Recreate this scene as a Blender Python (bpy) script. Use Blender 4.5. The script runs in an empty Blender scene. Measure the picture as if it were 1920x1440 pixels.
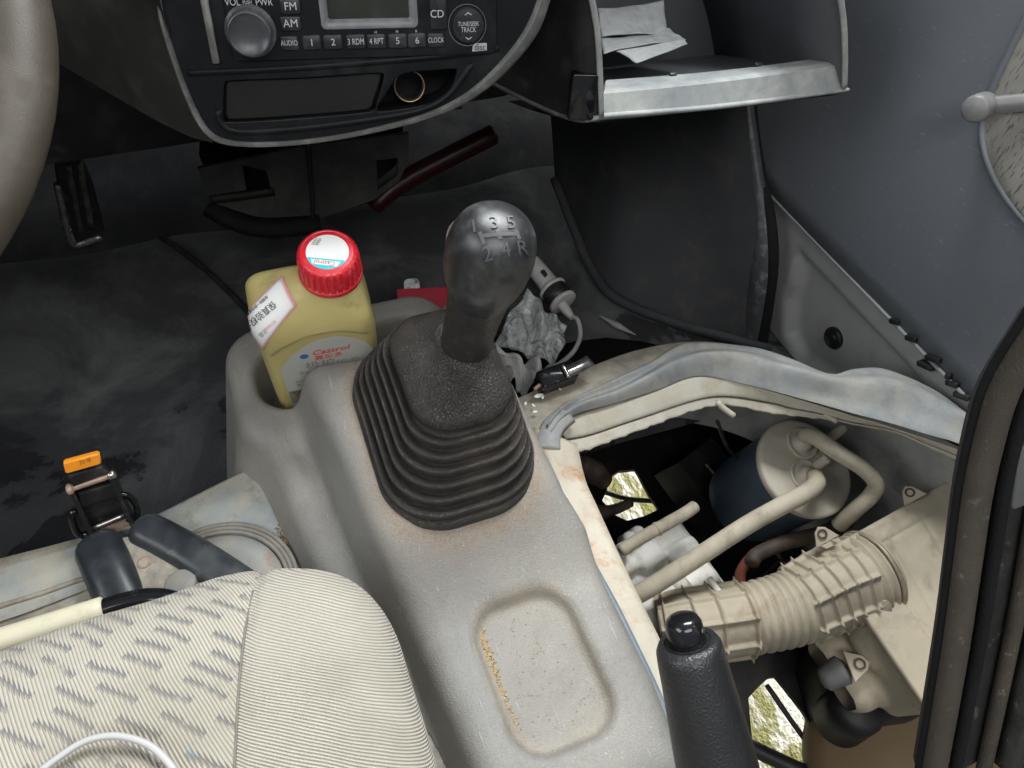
import bpy, bmesh, math, random
import numpy as np
from mathutils import Vector, Matrix
from mathutils.bvhtree import BVHTree
random.seed(7); rng = np.random.default_rng(7)
SC = bpy.context.scene
COL = SC.collection
# ------------------------------------------------------------------ camera
F = 1400.0                                   # focal length in pixels of the 1920 wide photograph
pit, yaw, rol = map(math.radians, (50, 25, 5))
CAM = np.array([0, 0, .72])                  # metres above the footwell floor
fwd = np.array([math.sin(yaw)*math.cos(pit), math.cos(yaw)*math.cos(pit), -math.sin(pit)])
_r0 = np.array([math.cos(yaw), -math.sin(yaw), 0]); _u0 = np.cross(_r0, fwd)
rt = _r0*math.cos(rol) + _u0*math.sin(rol); up = -_r0*math.sin(rol) + _u0*math.cos(rol)
cd = bpy.data.cameras.new('camera'); co = bpy.data.objects.new('camera', cd); COL.objects.link(co)
cd.sensor_width = 36; cd.lens = F/1920*36; cd.clip_start = .01; cd.clip_end = 200
co.matrix_world = Matrix(((rt[0], up[0], -fwd[0], CAM[0]), (rt[1], up[1], -fwd[1], CAM[1]), (rt[2], up[2], -fwd[2], CAM[2]), (0, 0, 0, 1)))
SC.camera = co
# ------------------------------------------------------------------ world and light (daylight through the van's windows)
W = bpy.data.worlds.new('World'); SC.world = W; W.use_nodes = True
W.node_tree.nodes['Background'].inputs[0].default_value = (.80, .90, 1, 1)
W.node_tree.nodes['Background'].inputs[1].default_value = .22
def area(name, loc, tgt, sx, sy, e, col=(1, 1, 1)):
    l = bpy.data.lights.new(name, 'AREA'); l.shape = 'RECTANGLE'; l.size = sx; l.size_y = sy; l.energy = e; l.color = col
    o = bpy.data.objects.new(name, l); COL.objects.link(o); o.location = loc
    o.rotation_euler = (Vector(tgt)-Vector(loc)).to_track_quat('-Z', 'Y').to_euler()
area('light_through_windscreen', (.55, .95, 1.75), (.15, .2, .2), 1.0, .5, 38, (.95, .98, 1))
area('light_through_passenger_window', (1.35, .05, 1.35), (.2, .2, .15), .9, .6, 11, (1, .985, .95))
area('light_through_rear_windows', (.0, -.85, 1.7), (.1, .3, .2), 1.3, .6, 13, (1, .98, .95))
area('light_through_driver_window', (-1.2, .1, 1.2), (.0, .4, .1), .9, .6, 8, (.95, .98, 1))
area('daylight_under_the_van', (1.5, .5, -.22), (.3, .3, -.52), 1.6, .4, 38, (1, .97, .88))
SC.view_settings.view_transform = 'Standard'; SC.view_settings.look = 'None'
SC.view_settings.exposure = .5; SC.view_settings.gamma = 1
SC.cycles.use_denoising = True
SC.cycles.max_bounces = 4; SC.cycles.diffuse_bounces = 3; SC.cycles.glossy_bounces = 2; SC.cycles.use_adaptive_sampling = True; SC.cycles.adaptive_threshold = .03; SC.cycles.use_light_tree = False
# ------------------------------------------------------------------ pixel rays -> points in the van
V = lambda *a: np.array(a, float)
def nrm(v): v = np.asarray(v, float); return v/np.linalg.norm(v)
def ray(x, y): return fwd + rt*(x-960)/F + up*(720-y)/F
def zp(x, y, z): d = ray(x, y); return CAM + d*(z-CAM[2])/d[2]
def yp(x, y, v): d = ray(x, y); return CAM + d*(v-CAM[1])/d[1]
def xp(x, y, v): d = ray(x, y); return CAM + d*(v-CAM[0])/d[0]
def dp(x, y, v): return CAM + ray(x, y)*v
class Fr:
    """a frame: origin o, x axis ex, y axis ey (made orthogonal), z axis ez"""
    def __init__(s, o, ex, ey=None, ez=None):
        s.o = np.asarray(o, float); ex = np.asarray(ex, float)
        if ey is None: ez = nrm(ez); ex = ex - ez*(ex@ez); ey = np.cross(ez, ex)
        s.ex = nrm(ex)
        ey = np.asarray(ey, float); s.ey = nrm(ey - s.ex*(ey@s.ex)); s.ez = np.cross(s.ex, s.ey)
    def p(s, u, v, w=0): return s.o + s.ex*u + s.ey*v + s.ez*w
    def arr(s, A): A = np.asarray(A, float); return s.o + A[:, :1]*s.ex + A[:, 1:2]*s.ey + A[:, 2:3]*s.ez
    def px(s, x, y, w=0):
        d = ray(x, y); t = ((s.o + s.ez*w - CAM)@s.ez)/(d@s.ez); return CAM + d*t
    def uv(s, x, y, w=0): q = s.px(x, y, w) - s.o; return q@s.ex, q@s.ey
# ------------------------------------------------------------------ mesh helpers
def _base(o):
    b = np.zeros(3)
    while o is not None: b = b + np.array(o.location); o = o.parent
    return b
def thing(name, label, cat, base, group=None):
    o = bpy.data.objects.new(name, None); COL.objects.link(o); o.location = base; o.empty_display_size = .02
    o['label'] = label; o['category'] = cat
    if group: o['group'] = group
    return o
def mk(name, verts, faces, mat, parent=None, smooth=True, label=None, cat=None, kind=None, group=None, angle=None):
    verts = np.asarray(verts, float)
    me = bpy.data.meshes.new(name)
    o = bpy.data.objects.new(name, me); COL.objects.link(o)
    if parent is not None: o.parent = parent; b = _base(parent)
    else:
        b = np.array([(verts[:, 0].min()+verts[:, 0].max())/2, (verts[:, 1].min()+verts[:, 1].max())/2, verts[:, 2].min()]); o.location = b
    me.from_pydata((verts-b).tolist(), [], [tuple(int(i) for i in f) for f in faces])
    me.validate(); me.update()
    bm = bmesh.new(); bm.from_mesh(me); bmesh.ops.recalc_face_normals(bm, faces=bm.faces); bm.to_mesh(me); bm.free()
    if smooth:
        me.shade_smooth()
        if angle: me.set_sharp_from_angle(angle=math.radians(angle))
    if mat is not None: me.materials.append(mat)
    for k, v in (('label', label), ('category', cat), ('kind', kind), ('group', group)):
        if v: o[k] = v
    return o
def joinm(*ms):
    vs, fs, n = [], [], 0
    for v, f in ms:
        v = np.asarray(v, float); vs.append(v); fs += [tuple(i+n for i in q) for q in f]; n += len(v)
    return np.vstack(vs), fs
def loft(loops, closed=True, cap0=True, cap1=True):
    n = len(loops[0]); vs = np.vstack([np.asarray(l, float) for l in loops]); fs = []
    m = n if closed else n-1
    for i in range(len(loops)-1):
        for j in range(m):
            k = (j+1) % n
            fs.append((i*n+j, i*n+k, (i+1)*n+k, (i+1)*n+j))
    if closed and cap0: fs.append(tuple(range(n))[::-1])
    if closed and cap1: fs.append(tuple((len(loops)-1)*n+j for j in range(n)))
    return vs, fs
def spline(pts, n):
    """Catmull-Rom through points, n samples"""
    P = np.asarray(pts, float); P = np.vstack([2*P[0]-P[1], P, 2*P[-1]-P[-2]])
    d = np.concatenate([[0], np.cumsum(np.linalg.norm(np.diff(P[1:-1], axis=0), axis=1))]); T = np.linspace(0, d[-1], n); out = []
    for t in T:
        i = min(max(np.searchsorted(d, t, 'right')-1, 0), len(d)-2); u = (t-d[i])/max(d[i+1]-d[i], 1e-9)
        a, b, c, e = P[i:i+4]
        out.append(.5*(2*b+(c-a)*u+(2*a-5*b+4*c-e)*u*u+(3*b-a-3*c+e)*u**3))
    return np.array(out)
def frames(path, upv=None):
    path = np.asarray(path, float); T = np.gradient(path, axis=0); T /= np.linalg.norm(T, axis=1)[:, None]
    n = np.cross(T[0], V(0, 0, 1) if upv is None else upv)
    if np.linalg.norm(n) < 1e-4: n = np.cross(T[0], V(1, 0, 0))
    n = nrm(n); N = [n]
    for i in range(1, len(T)):
        n = N[-1] - T[i]*(N[-1]@T[i]); N.append(nrm(n))
    N = np.array(N); B = np.cross(N, T); return T, N, B
def tube(path, r, seg=12, n=None, cap=True):
    path = spline(path, n) if n else np.asarray(path, float)
    T, N, B = frames(path); R = np.broadcast_to(np.asarray(r, float), (len(path),)) if np.ndim(r) <= 1 and np.size(r) in (1, len(path)) else np.interp(np.linspace(0, 1, len(path)), np.linspace(0, 1, len(r)), r)
    a = np.linspace(0, 2*np.pi, seg, endpoint=False)
    loops = [path[i] + R[i]*(np.cos(a)[:, None]*N[i] + np.sin(a)[:, None]*B[i]) for i in range(len(path))]
    if cap:   # rounded ends
        e0 = [path[0]-T[0]*R[0]*.3*k + (loops[0]-path[0])*(1-.45*k) for k in (1,)]
        e1 = [path[-1]+T[-1]*R[-1]*.3*k + (loops[-1]-path[-1])*(1-.45*k) for k in (1,)]
        loops = e0[::-1]+loops+e1
    return loft(loops, True, cap, cap)
def sweep(path, prof, upv=(0, 0, 1), closedprof=True, n=None, cap=True):
    """profile points (a,b): a along side vector (path x up), b along up"""
    path = spline(path, n) if n else np.asarray(path, float)
    T = np.gradient(path, axis=0); T /= np.linalg.norm(T, axis=1)[:, None]; upv = np.asarray(upv, float); loops = []
    for p, t in zip(path, T):
        s = nrm(np.cross(t, upv)); u = np.cross(s, t)
        loops.append(np.array([p + s*a + u*b for a, b in prof]))
    return loft(loops, closedprof, cap, cap)
def lathe(fr, prof, seg=32, sx=1, sy=1, cap=True):
    a = np.linspace(0, 2*np.pi, seg, endpoint=False)
    loops = [fr.arr(np.stack([r*sx*np.cos(a), r*sy*np.sin(a), np.full(seg, h)], 1)) for r, h in prof]
    return loft(loops, True, cap, cap)
def rrect(hx, hy, r, n=6, cx=0, cy=0):
    r = min(r, hx, hy); out = []
    for sx, sy, a0 in ((1, 1, 0), (-1, 1, 90), (-1, -1, 180), (1, -1, 270)):
        for k in range(n+1):
            a = math.radians(a0 + 90*k/n); out.append((cx+sx*(hx-r)+r*math.cos(a), cy+sy*(hy-r)+r*math.sin(a)))
    return np.array(out)
def l3(loop2, z): return np.column_stack([loop2, np.full(len(loop2), z)])
def rbox(fr, hx, hy, z0, z1, r=.002, bev=.0008, cx=0, cy=0, n=4):
    """box with rounded corners in plan and a bevelled top edge, from z0 (back) to z1 (front)"""
    L = [l3(rrect(hx, hy, r, n, cx, cy), z0), l3(rrect(hx, hy, r, n, cx, cy), z1-bev),
         l3(rrect(hx-bev*.3, hy-bev*.3, r, n, cx, cy), z1-bev*.3), l3(rrect(hx-bev, hy-bev, max(r-bev, 1e-5), n, cx, cy), z1)]
    return loft([fr.arr(q) for q in L])
def prism(fr, poly, z0, z1, bev=0):
    P = np.asarray(poly, float)
    if bev:
        c = P.mean(0); nx = np.roll(P, -1, 0)-np.roll(P, 1, 0); nn = np.stack([nx[:, 1], -nx[:, 0]], 1); nn /= np.linalg.norm(nn, axis=1)[:, None]+1e-9
        area2 = np.sum(P[:, 0]*np.roll(P[:, 1], -1)-P[:, 1]*np.roll(P[:, 0], -1)); s = 1 if area2 > 0 else -1
        Q = P - s*nn*bev
        return loft([fr.arr(l3(P, z0)), fr.arr(l3(P, z1-bev)), fr.arr(l3(P*.35+Q*.65, z1-bev*.35)), fr.arr(l3(Q, z1))])
    return loft([fr.arr(l3(P, z0)), fr.arr(l3(P, z1))])
def grid(fn, nu, nv):
    vs = [fn(u, v) for v in np.linspace(0, 1, nv) for u in np.linspace(0, 1, nu)]
    fs = [(j*nu+i, j*nu+i+1, (j+1)*nu+i+1, (j+1)*nu+i) for j in range(nv-1) for i in range(nu-1)]
    return np.array(vs), fs
def solid(vf, off):
    """give an open sheet a thickness: copy shifted by off (vector or per-vertex) with a rim"""
    v, f = vf; v = np.asarray(v, float); n = len(v); w = v + off; cnt = {}
    for q in f:
        for a, b in zip(q, q[1:]+q[:1]):
            cnt[(min(a, b), max(a, b))] = cnt.get((min(a, b), max(a, b)), 0)+1
    fs = list(f) + [tuple(i+n for i in q[::-1]) for q in f]
    for q in f:
        for a, b in zip(q, q[1:]+q[:1]):
            if cnt[(min(a, b), max(a, b))] == 1: fs.append((b, a, a+n, b+n))
    return np.vstack([v, w]), fs
def curve_fill(fr, outline, holes, thick, bev=0):
    """flat plate with holes; outline and holes are 2D loops in frame fr"""
    c = bpy.data.curves.new('tmp', 'CURVE'); c.dimensions = '2D'; c.fill_mode = 'BOTH'; c.extrude = thick/2; c.bevel_depth = bev; c.bevel_resolution = 1
    for L in [outline]+holes:
        s = c.splines.new('POLY'); s.points.add(len(L)-1); s.use_cyclic_u = True
        for p, q in zip(s.points, L): p.co = (q[0], q[1], 0, 1)
    return _curve_mesh(c, fr)
def _curve_mesh(c, fr):
    o = bpy.data.objects.new('tmp', c); COL.objects.link(o)
    dg = bpy.context.evaluated_depsgraph_get(); dg.update()
    me = bpy.data.meshes.new_from_object(o.evaluated_get(dg))
    v = np.array([p.co[:] for p in me.vertices]).reshape(-1, 3); f = [tuple(p.vertices) for p in me.polygons]
    bpy.data.objects.remove(o); bpy.data.curves.remove(c); bpy.data.meshes.remove(me)
    return (fr.arr(v) if fr is not None else v), f
def text(body, size, fr=None, ext=.0001, sx=1, bold=0, shear=0, align='CENTER', space=1):
    c = bpy.data.curves.new('tmp', 'FONT'); c.body = body; c.size = size; c.extrude = ext; c.align_x = align; c.align_y = 'CENTER'
    c.offset = bold; c.shear = shear; c.resolution_u = 3; c.space_character = space
    v, f = _curve_mesh(c, None); v = v*np.array([sx, 1, 1])
    return (fr.arr(v), f) if fr is not None else (v, f)
def refine(v, f, maxlen):
    bm = bmesh.new(); bv = [bm.verts.new(p) for p in v]
    for q in f:
        try: bm.faces.new([bv[i] for i in q])
        except ValueError: pass
    bmesh.ops.remove_doubles(bm, verts=bm.verts, dist=1e-7)
    for _ in range(4):
        e = [x for x in bm.edges if x.calc_length() > maxlen]
        if not e: break
        bmesh.ops.triangulate(bm, faces=bm.faces)
        e = [x for x in bm.edges if x.calc_length() > maxlen]
        bmesh.ops.subdivide_edges(bm, edges=e, cuts=1)
    bm.verts.index_update(); vs = np.array([x.co[:] for x in bm.verts]); fs = [tuple(x.index for x in q.verts) for q in bm.faces]; bm.free()
    return vs, fs
def bvh_of(vf): return BVHTree.FromPolygons([tuple(p) for p in vf[0]], [tuple(q) for q in vf[1]])
def drape(vf2, fr, bvh, off, far=.1):
    """lay a flat mesh (u,v,w) given in frame fr onto a body along -ez; w keeps its height above the skin"""
    out = []; last = None
    for u, v, w in vf2[0]:
        s = fr.p(u, v, far); h = bvh.ray_cast(Vector(s), Vector(-fr.ez), 3*far)
        p = np.array(h[0]) if h[0] is not None else np.array(bvh.find_nearest(Vector(fr.p(u, v, 0)))[0])
        nn = np.array(h[1]) if h[0] is not None else fr.ez; nn = nn if nn@fr.ez > 0 else -nn; out.append(p + nn*(off + w))
    return np.array(out), vf2[1]
# ------------------------------------------------------------------ signed distance shapes -> mesh (surface nets)
def surfnet(f, lo, hi, h):
    ax = [np.arange(a, b+h, h, dtype=np.float32) for a, b in zip(lo, hi)]
    X, Y, Z = np.meshgrid(*ax, indexing='ij', sparse=True)
    D = np.broadcast_to(f(X, Y, Z), tuple(map(len, ax))).astype(np.float32); S = D < 0
    nx, ny, nz = D.shape
    c = np.zeros((nx-1, ny-1, nz-1), np.int8)
    for i in (0, 1):
        for j in (0, 1):
            for k in (0, 1): c += S[i:nx-1+i, j:ny-1+j, k:nz-1+k]
    act = (c > 0) & (c < 8); I = np.argwhere(act); idx = -np.ones(act.shape, np.int64); idx[act] = np.arange(len(I))
    acc = np.zeros((len(I), 3)); cnt = np.zeros(len(I)); cs = [(i, j, k) for i in (0, 1) for j in (0, 1) for k in (0, 1)]
    val = {q: D[I[:, 0]+q[0], I[:, 1]+q[1], I[:, 2]+q[2]] for q in cs}
    for a in cs:
        for ax_ in range(3):
            if a[ax_]: continue
            b = list(a); b[ax_] = 1; b = tuple(b); va, vb = val[a], val[b]; m = (va < 0) != (vb < 0)
            t = np.where(m, va/np.where(m, va-vb, 1), 0); p = np.tile(np.array(a, float), (len(I), 1)); p[:, ax_] += t
            acc[m] += p[m]; cnt[m] += 1
    P = (I + acc/cnt[:, None])*h + np.array(lo)
    fs = []
    for ax_ in range(3):
        o1, o2 = [(1, 2), (2, 0), (0, 1)][ax_]
        sl0 = [slice(None)]*3; sl1 = [slice(None)]*3; sl0[ax_] = slice(0, -1); sl1[ax_] = slice(1, None)
        A, B = S[tuple(sl0)], S[tuple(sl1)]; E = np.argwhere(A != B)
        E = E[(E[:, o1] > 0) & (E[:, o2] > 0) & (E[:, o1] < D.shape[o1]-1) & (E[:, o2] < D.shape[o2]-1)]
        sgn = A[tuple(E.T)]
        def g(d1, d2):
            q = E.copy(); q[:, o1] -= d1; q[:, o2] -= d2; return idx[tuple(q.T)]
        Q = np.stack([g(1, 1), g(0, 1), g(0, 0), g(1, 0)], 1); Q[~sgn] = Q[~sgn][:, ::-1]; fs.append(Q)
    return P, np.vstack(fs)
def mk_np(name, P, Q, mat, parent=None, **kw):
    me = bpy.data.meshes.new(name); o = bpy.data.objects.new(name, me); COL.objects.link(o)
    if parent is not None: o.parent = parent; b = _base(parent)
    else: b = np.array([(P[:, 0].min()+P[:, 0].max())/2, (P[:, 1].min()+P[:, 1].max())/2, P[:, 2].min()]); o.location = b
    me.vertices.add(len(P)); me.vertices.foreach_set('co', (P-b).astype(np.float32).ravel())
    me.loops.add(Q.size); me.loops.foreach_set('vertex_index', Q.astype(np.int32).ravel())
    me.polygons.add(len(Q)); me.polygons.foreach_set('loop_start', np.arange(0, Q.size, 4, dtype=np.int32))
    me.update(); me.validate(); me.shade_smooth(); me.materials.append(mat)
    for k, v in kw.items():
        if v: o['category' if k == 'cat' else k] = v
    return o
def smax(a, b, k): h = np.clip(.5-.5*(b-a)/k, 0, 1); return b*(1-h)+a*h+k*h*(1-h)
def smin(a, b, k): return -smax(-a, -b, k)
def sbox(X, Y, Z, c, hs, r):
    qx, qy, qz = abs(X-c[0])-hs[0]+r, abs(Y-c[1])-hs[1]+r, abs(Z-c[2])-hs[2]+r
    return np.sqrt(np.maximum(qx, 0)**2+np.maximum(qy, 0)**2+np.maximum(qz, 0)**2)+np.minimum(np.maximum(np.maximum(qx, qy), qz), 0)-r
def srr(X, Y, cx, cy, hx, hy, r):
    qx, qy = abs(X-cx)-hx+r, abs(Y-cy)-hy+r
    return np.sqrt(np.maximum(qx, 0)**2+np.maximum(qy, 0)**2)+np.minimum(np.maximum(qx, qy), 0)-r
def scap(X, Y, Z, a, b, ra, rb):
    a = np.asarray(a, float); b = np.asarray(b, float); d = b-a; L = d@d
    t = np.clip(((X-a[0])*d[0]+(Y-a[1])*d[1]+(Z-a[2])*d[2])/L, 0, 1)
    return np.sqrt((X-a[0]-d[0]*t)**2+(Y-a[1]-d[1]*t)**2+(Z-a[2]-d[2]*t)**2)-(ra+(rb-ra)*t)
def sstep(a, b, x): t = np.clip((x-a)/(b-a), 0, 1); return t*t*(3-2*t)
# ------------------------------------------------------------------ materials
class NT:
    def __init__(s, name):
        s.m = bpy.data.materials.new(name); s.m.use_nodes = True; s.t = s.m.node_tree; s.b = s.t.nodes['Principled BSDF']
        s.tc = s.t.nodes.new('ShaderNodeTexCoord'); s.co = s.tc.outputs['Object']; s.geo = s.t.nodes.new('ShaderNodeNewGeometry')
    def n(s, typ, **kw):
        x = s.t.nodes.new(typ)
        for k, v in kw.items(): setattr(x, k, v)
        return x
    def set(s, sock, v):
        if hasattr(v, 'is_output'): s.t.links.new(v, sock)
        elif isinstance(v, (tuple, list)) and len(v) == 3 and sock.type == 'RGBA': sock.default_value = (*v, 1)
        else: sock.default_value = v
    def noise(s, scale, detail=3, rough=.55, co=None, dist=0):
        x = s.n('ShaderNodeTexNoise'); x.inputs['Scale'].default_value = scale; x.inputs['Detail'].default_value = detail
        x.inputs['Roughness'].default_value = rough; x.inputs['Distortion'].default_value = dist; s.set(x.inputs['Vector'], co or s.co); return x.outputs['Fac']
    def voro(s, scale, feature='F1', co=None, rnd=1):
        x = s.n('ShaderNodeTexVoronoi'); x.feature = feature; x.inputs['Scale'].default_value = scale; x.inputs['Randomness'].default_value = rnd; s.set(x.inputs['Vector'], co or s.co); return x.outputs['Distance']
    def wave(s, scale, co=None, dist=0, direction='X', dscale=1):
        x = s.n('ShaderNodeTexWave'); x.bands_direction = direction; x.inputs['Scale'].default_value = scale; x.inputs['Distortion'].default_value = dist; x.inputs['Detail Scale'].default_value = dscale; s.set(x.inputs['Vector'], co or s.co); return x.outputs['Fac']
    def ramp(s, fac, *stops):
        x = s.n('ShaderNodeValToRGB'); e = x.color_ramp.elements
        while len(e) < len(stops): e.new(.5)
        for q, (p, c) in zip(e, stops): q.position = p; q.color = (*c, 1) if isinstance(c, (tuple, list)) else (c, c, c, 1)
        s.set(x.inputs[0], fac); return x.outputs[0]
    def mix(s, fac, a, b, mode='MIX'):
        x = s.n('ShaderNodeMix', data_type='RGBA', blend_type=mode); s.set(x.inputs[0], fac); s.set(x.inputs[6], a); s.set(x.inputs[7], b); return x.outputs[2]
    def math(s, op, a, b=0, c=None):
        x = s.n('ShaderNodeMath', operation=op); s.set(x.inputs[0], a); s.set(x.inputs[1], b)
        if c is not None: s.set(x.inputs[2], c)
        return x.outputs[0]
    def mapping(s, scale=(1, 1, 1), rot=(0, 0, 0), loc=(0, 0, 0), co=None):
        x = s.n('ShaderNodeMapping'); x.inputs['Scale'].default_value = scale; x.inputs['Rotation'].default_value = rot; x.inputs['Location'].default_value = loc; s.set(x.inputs['Vector'], co or s.co); return x.outputs[0]
    def bump(s, h, dist, strength=1, prev=None):
        x = s.n('ShaderNodeBump'); x.inputs['Distance'].default_value = dist; s.set(x.inputs['Strength'], strength); s.set(x.inputs['Height'], h)
        if prev is not None: s.set(x.inputs['Normal'], prev)
        return x.outputs[0]
    def fin(s, col=None, rough=None, normal=None, metal=0, spec=.5, **kw):
        if col is not None: s.set(s.b.inputs['Base Color'], col)
        if rough is not None: s.set(s.b.inputs['Roughness'], rough)
        if normal is not None: s.set(s.b.inputs['Normal'], normal)
        s.b.inputs['Metallic'].default_value = metal; s.b.inputs['Specular IOR Level'].default_value = spec
        for k, v in kw.items(): s.set(s.b.inputs[k.replace('_', ' ')], v)
        return s.m
def PM(name, col, rough=.6, var=.12, vs=25, grain=0, gs=1500, dirt=None, dirt2=None, metal=0, spec=.4, scratch=0, lump=0, **kw):
    """worn painted/plastic surface: blotchy colour, grain relief, patches of dust or rust (colour, coverage 0-1, scale)"""
    t = NT(name); n1 = t.noise(vs, 5, .65)
    c = t.mix(n1, tuple(x*(1-var*1.6) for x in col), tuple(min(1, x*(1+var*1.6)) for x in col))
    r = t.math('MULTIPLY_ADD', t.noise(vs*1.7, 4), .22, rough-.11)
    for i, d in enumerate((dirt, dirt2)):
        if d:
            m = t.ramp(t.noise(d[2], 7, .68, dist=.3), (max(0, .62-d[1]*.45), 0), (min(1, .78-d[1]*.28), 1))
            c = t.mix(t.math('MULTIPLY', m, d[3] if len(d) > 3 else .85), c, d[0]); r = t.math('MAXIMUM', r, t.math('MULTIPLY', m, .8))
    if scratch:
        w = t.noise(60, 2, .5, co=t.mapping((40, 1.5, 6), (0.3, .5, .6))); sc = t.ramp(w, (.68, 0), (.72, 1))
        c = t.mix(t.math('MULTIPLY', sc, scratch), c, tuple(min(1, x*2.2+.05) for x in col))
    nm = None
    if lump: nm = t.bump(t.noise(18, 3), lump)
    if grain: nm = t.bump(t.noise(gs, 2, .5), grain, 1, nm)
    return t.fin(c, r, nm, metal, spec, **kw)
# ------------------------------------------------------------------ material library
m_console = None
def console_mat():
    t = NT('grey_console_plastic'); pos = t.geo.outputs['Position']
    n1 = t.noise(22, 6, .65); n2 = t.noise(7, 4, .6)
    c = t.mix(n1, (.208, .203, .188), (.282, .275, .255)); c = t.mix(t.ramp(n2, (.45, 0), (.7, 1)), c, (.315, .298, .262))
    # fine pale dust specks
    c = t.mix(t.ramp(t.noise(650, 3, .7), (.38, .22), (.52, 0)), c, (.12, .11, .10)); sp = t.ramp(t.voro(210), (.12, 1), (.2, 0)); c = t.mix(t.math('MULTIPLY', sp, t.ramp(t.noise(9, 3), (.5, 0), (.66, .4))), c, (.55, .53, .48))
    # rusty dust that gathers round the rubber gaiter: distance from its outline on the console
    s = t.n('ShaderNodeSeparateXYZ'); t.set(s.inputs[0], pos)
    dx = t.math('DIVIDE', t.math('SUBTRACT', s.outputs[0], .1), .062); dy = t.math('DIVIDE', t.math('SUBTRACT', s.outputs[1], .336), .088)
    e = t.math('POWER', t.math('ADD', t.math('POWER', t.math('ABSOLUTE', dx), 4), t.math('POWER', t.math('ABSOLUTE', dy), 4)), .25)
    d = t.math('ADD', e, t.math('MULTIPLY', t.math('SUBTRACT', t.noise(38, 5, .7), .5), .30))
    c = t.mix(t.math('MULTIPLY', t.ramp(d, (0, 1), (1.0, 1), (1.0, .9), (1.0, .8)), 0), c, (.3, .2, .1))
    halo = t.math('MULTIPLY', t.ramp(t.math('MULTIPLY', d, .5), (.50, 1), (.535, .45), (.62, 0)), t.ramp(t.noise(520, 3, .7), (.40, .15), (.62, .95))); c = t.mix(halo, c, (.235, .165, .105))
    # tan grit in the tray and along its left edge
    tx = t.math('DIVIDE', t.math('SUBTRACT', s.outputs[0], .113), .040); ty = t.math('DIVIDE', t.math('SUBTRACT', s.outputs[1], .155), .056)
    e2 = t.math('POWER', t.math('ADD', t.math('POWER', t.math('ABSOLUTE', tx), 5), t.math('POWER', t.math('ABSOLUTE', ty), 5)), .2)
    edge = t.ramp(t.math('MULTIPLY', t.math('ADD', e2, t.math('MULTIPLY', t.math('SUBTRACT', t.noise(45, 5, .7), .5), .35)), .5), (.36, 0), (.43, .60), (.475, .55), (.51, 0)); edge = t.math('MULTIPLY', edge, t.ramp(t.noise(480, 3, .75), (.38, .05), (.62, 1)))
    c = t.mix(edge, c, (.40, .33, .23))
    inn = t.ramp(t.math('MULTIPLY', e2, .5), (.42, .30), (.5, 0)); c = t.mix(inn, c, (.31, .285, .24))
    gr_ = t.math('MULTIPLY', t.ramp(t.noise(6.5, 6, .7, dist=.8), (.50, 0), (.74, .55)), 1); c = t.mix(gr_, c, (.14, .127, .108)); scr = t.ramp(t.noise(40, 2, .5, co=t.mapping((9, .9, 5), (.2, .1, .35))), (.70, 0), (.73, .35)); c = t.mix(scr, c, (.46, .45, .42))
    nm = t.bump(t.noise(900, 2, .5), .0005)
    return t.fin(c, t.math('MULTIPLY_ADD', n1, .25, .42), nm, 0, .38)
m_console = console_mat()
def boot_mat():
    t = NT('cracked_black_rubber')
    wn_ = t.n('ShaderNodeTexNoise'); wn_.inputs['Scale'].default_value = 160; t.set(wn_.inputs['Vector'], t.co); wv = t.n('ShaderNodeVectorMath', operation='MULTIPLY_ADD'); t.set(wv.inputs[0], wn_.outputs['Color']); wv.inputs[1].default_value = (.006, .006, .006); t.set(wv.inputs[2], t.co); v = t.voro(480, 'DISTANCE_TO_EDGE', co=wv.outputs[0], rnd=1); v2 = t.noise(1100, 2, .5)
    crack = t.ramp(v, (0, 0), (.16, 1))
    c = t.mix(t.noise(25, 5, .6), (.022, .020, .018), (.060, .054, .048)); c = t.mix(t.ramp(t.noise(14, 5, .65), (.5, 0), (.72, .55)), c, (.14, .115, .085))
    c = t.mix(crack, (.022, .019, .017), c)
    h = t.math('ADD', crack, t.math('MULTIPLY', v2, .6)); nm = t.bump(h, .00048)
    return t.fin(c, .48, nm, 0, .5)
m_boot = boot_mat()
m_knob = PM('worn_black_soft_plastic', (.016, .017, .018), .38, .3, 30, grain=.00006, gs=1800, dirt=((.14, .14, .14), .4, 40, .4), spec=.6)
m_grip = PM('wrinkled_black_leather', (.022, .0213, .0205), .45, .3, 40, grain=.0007, gs=420, dirt=((.10, .085, .07), .25, 60, .5), spec=.5)
m_blackpl = PM('black_plastic', (.016, .0165, .0175), .42, .25, 30, grain=.00008, gs=2200, dirt=((.07, .07, .07), .3, 40, .4), spec=.4)
m_blackgl = PM('glossy_black_plastic', (.008, .008, .009), .16, .2, 30, dirt=((.06, .06, .06), .15, 90, .4), spec=.5)
m_fascia = PM('satin_black_fascia', (.0055, .006, .007), .45, .2, 40, grain=.00005, gs=2500, dirt=((.03, .032, .035), .25, 30, .35), spec=.14)
m_dash = PM('dark_grey_dash_plastic', (.019, .0186, .0175), .6, .2, 18, grain=.00012, gs=1800, spec=.25, dirt=((.06, .06, .055), .3, 30, .35))
m_trim = PM('silver_grey_trim', (.085, .085, .082), .45, .12, 30, grain=.00006, gs=2000, spec=.5, dirt=((.28, .27, .25), .3, 60, .4))
m_wheel = PM('taupe_steering_leather', (.050, .042, .031), .5, .12, 20, grain=.00010, gs=1300, dirt=((.09, .08, .065), .3, 25, .4))
m_mat = None
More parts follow.
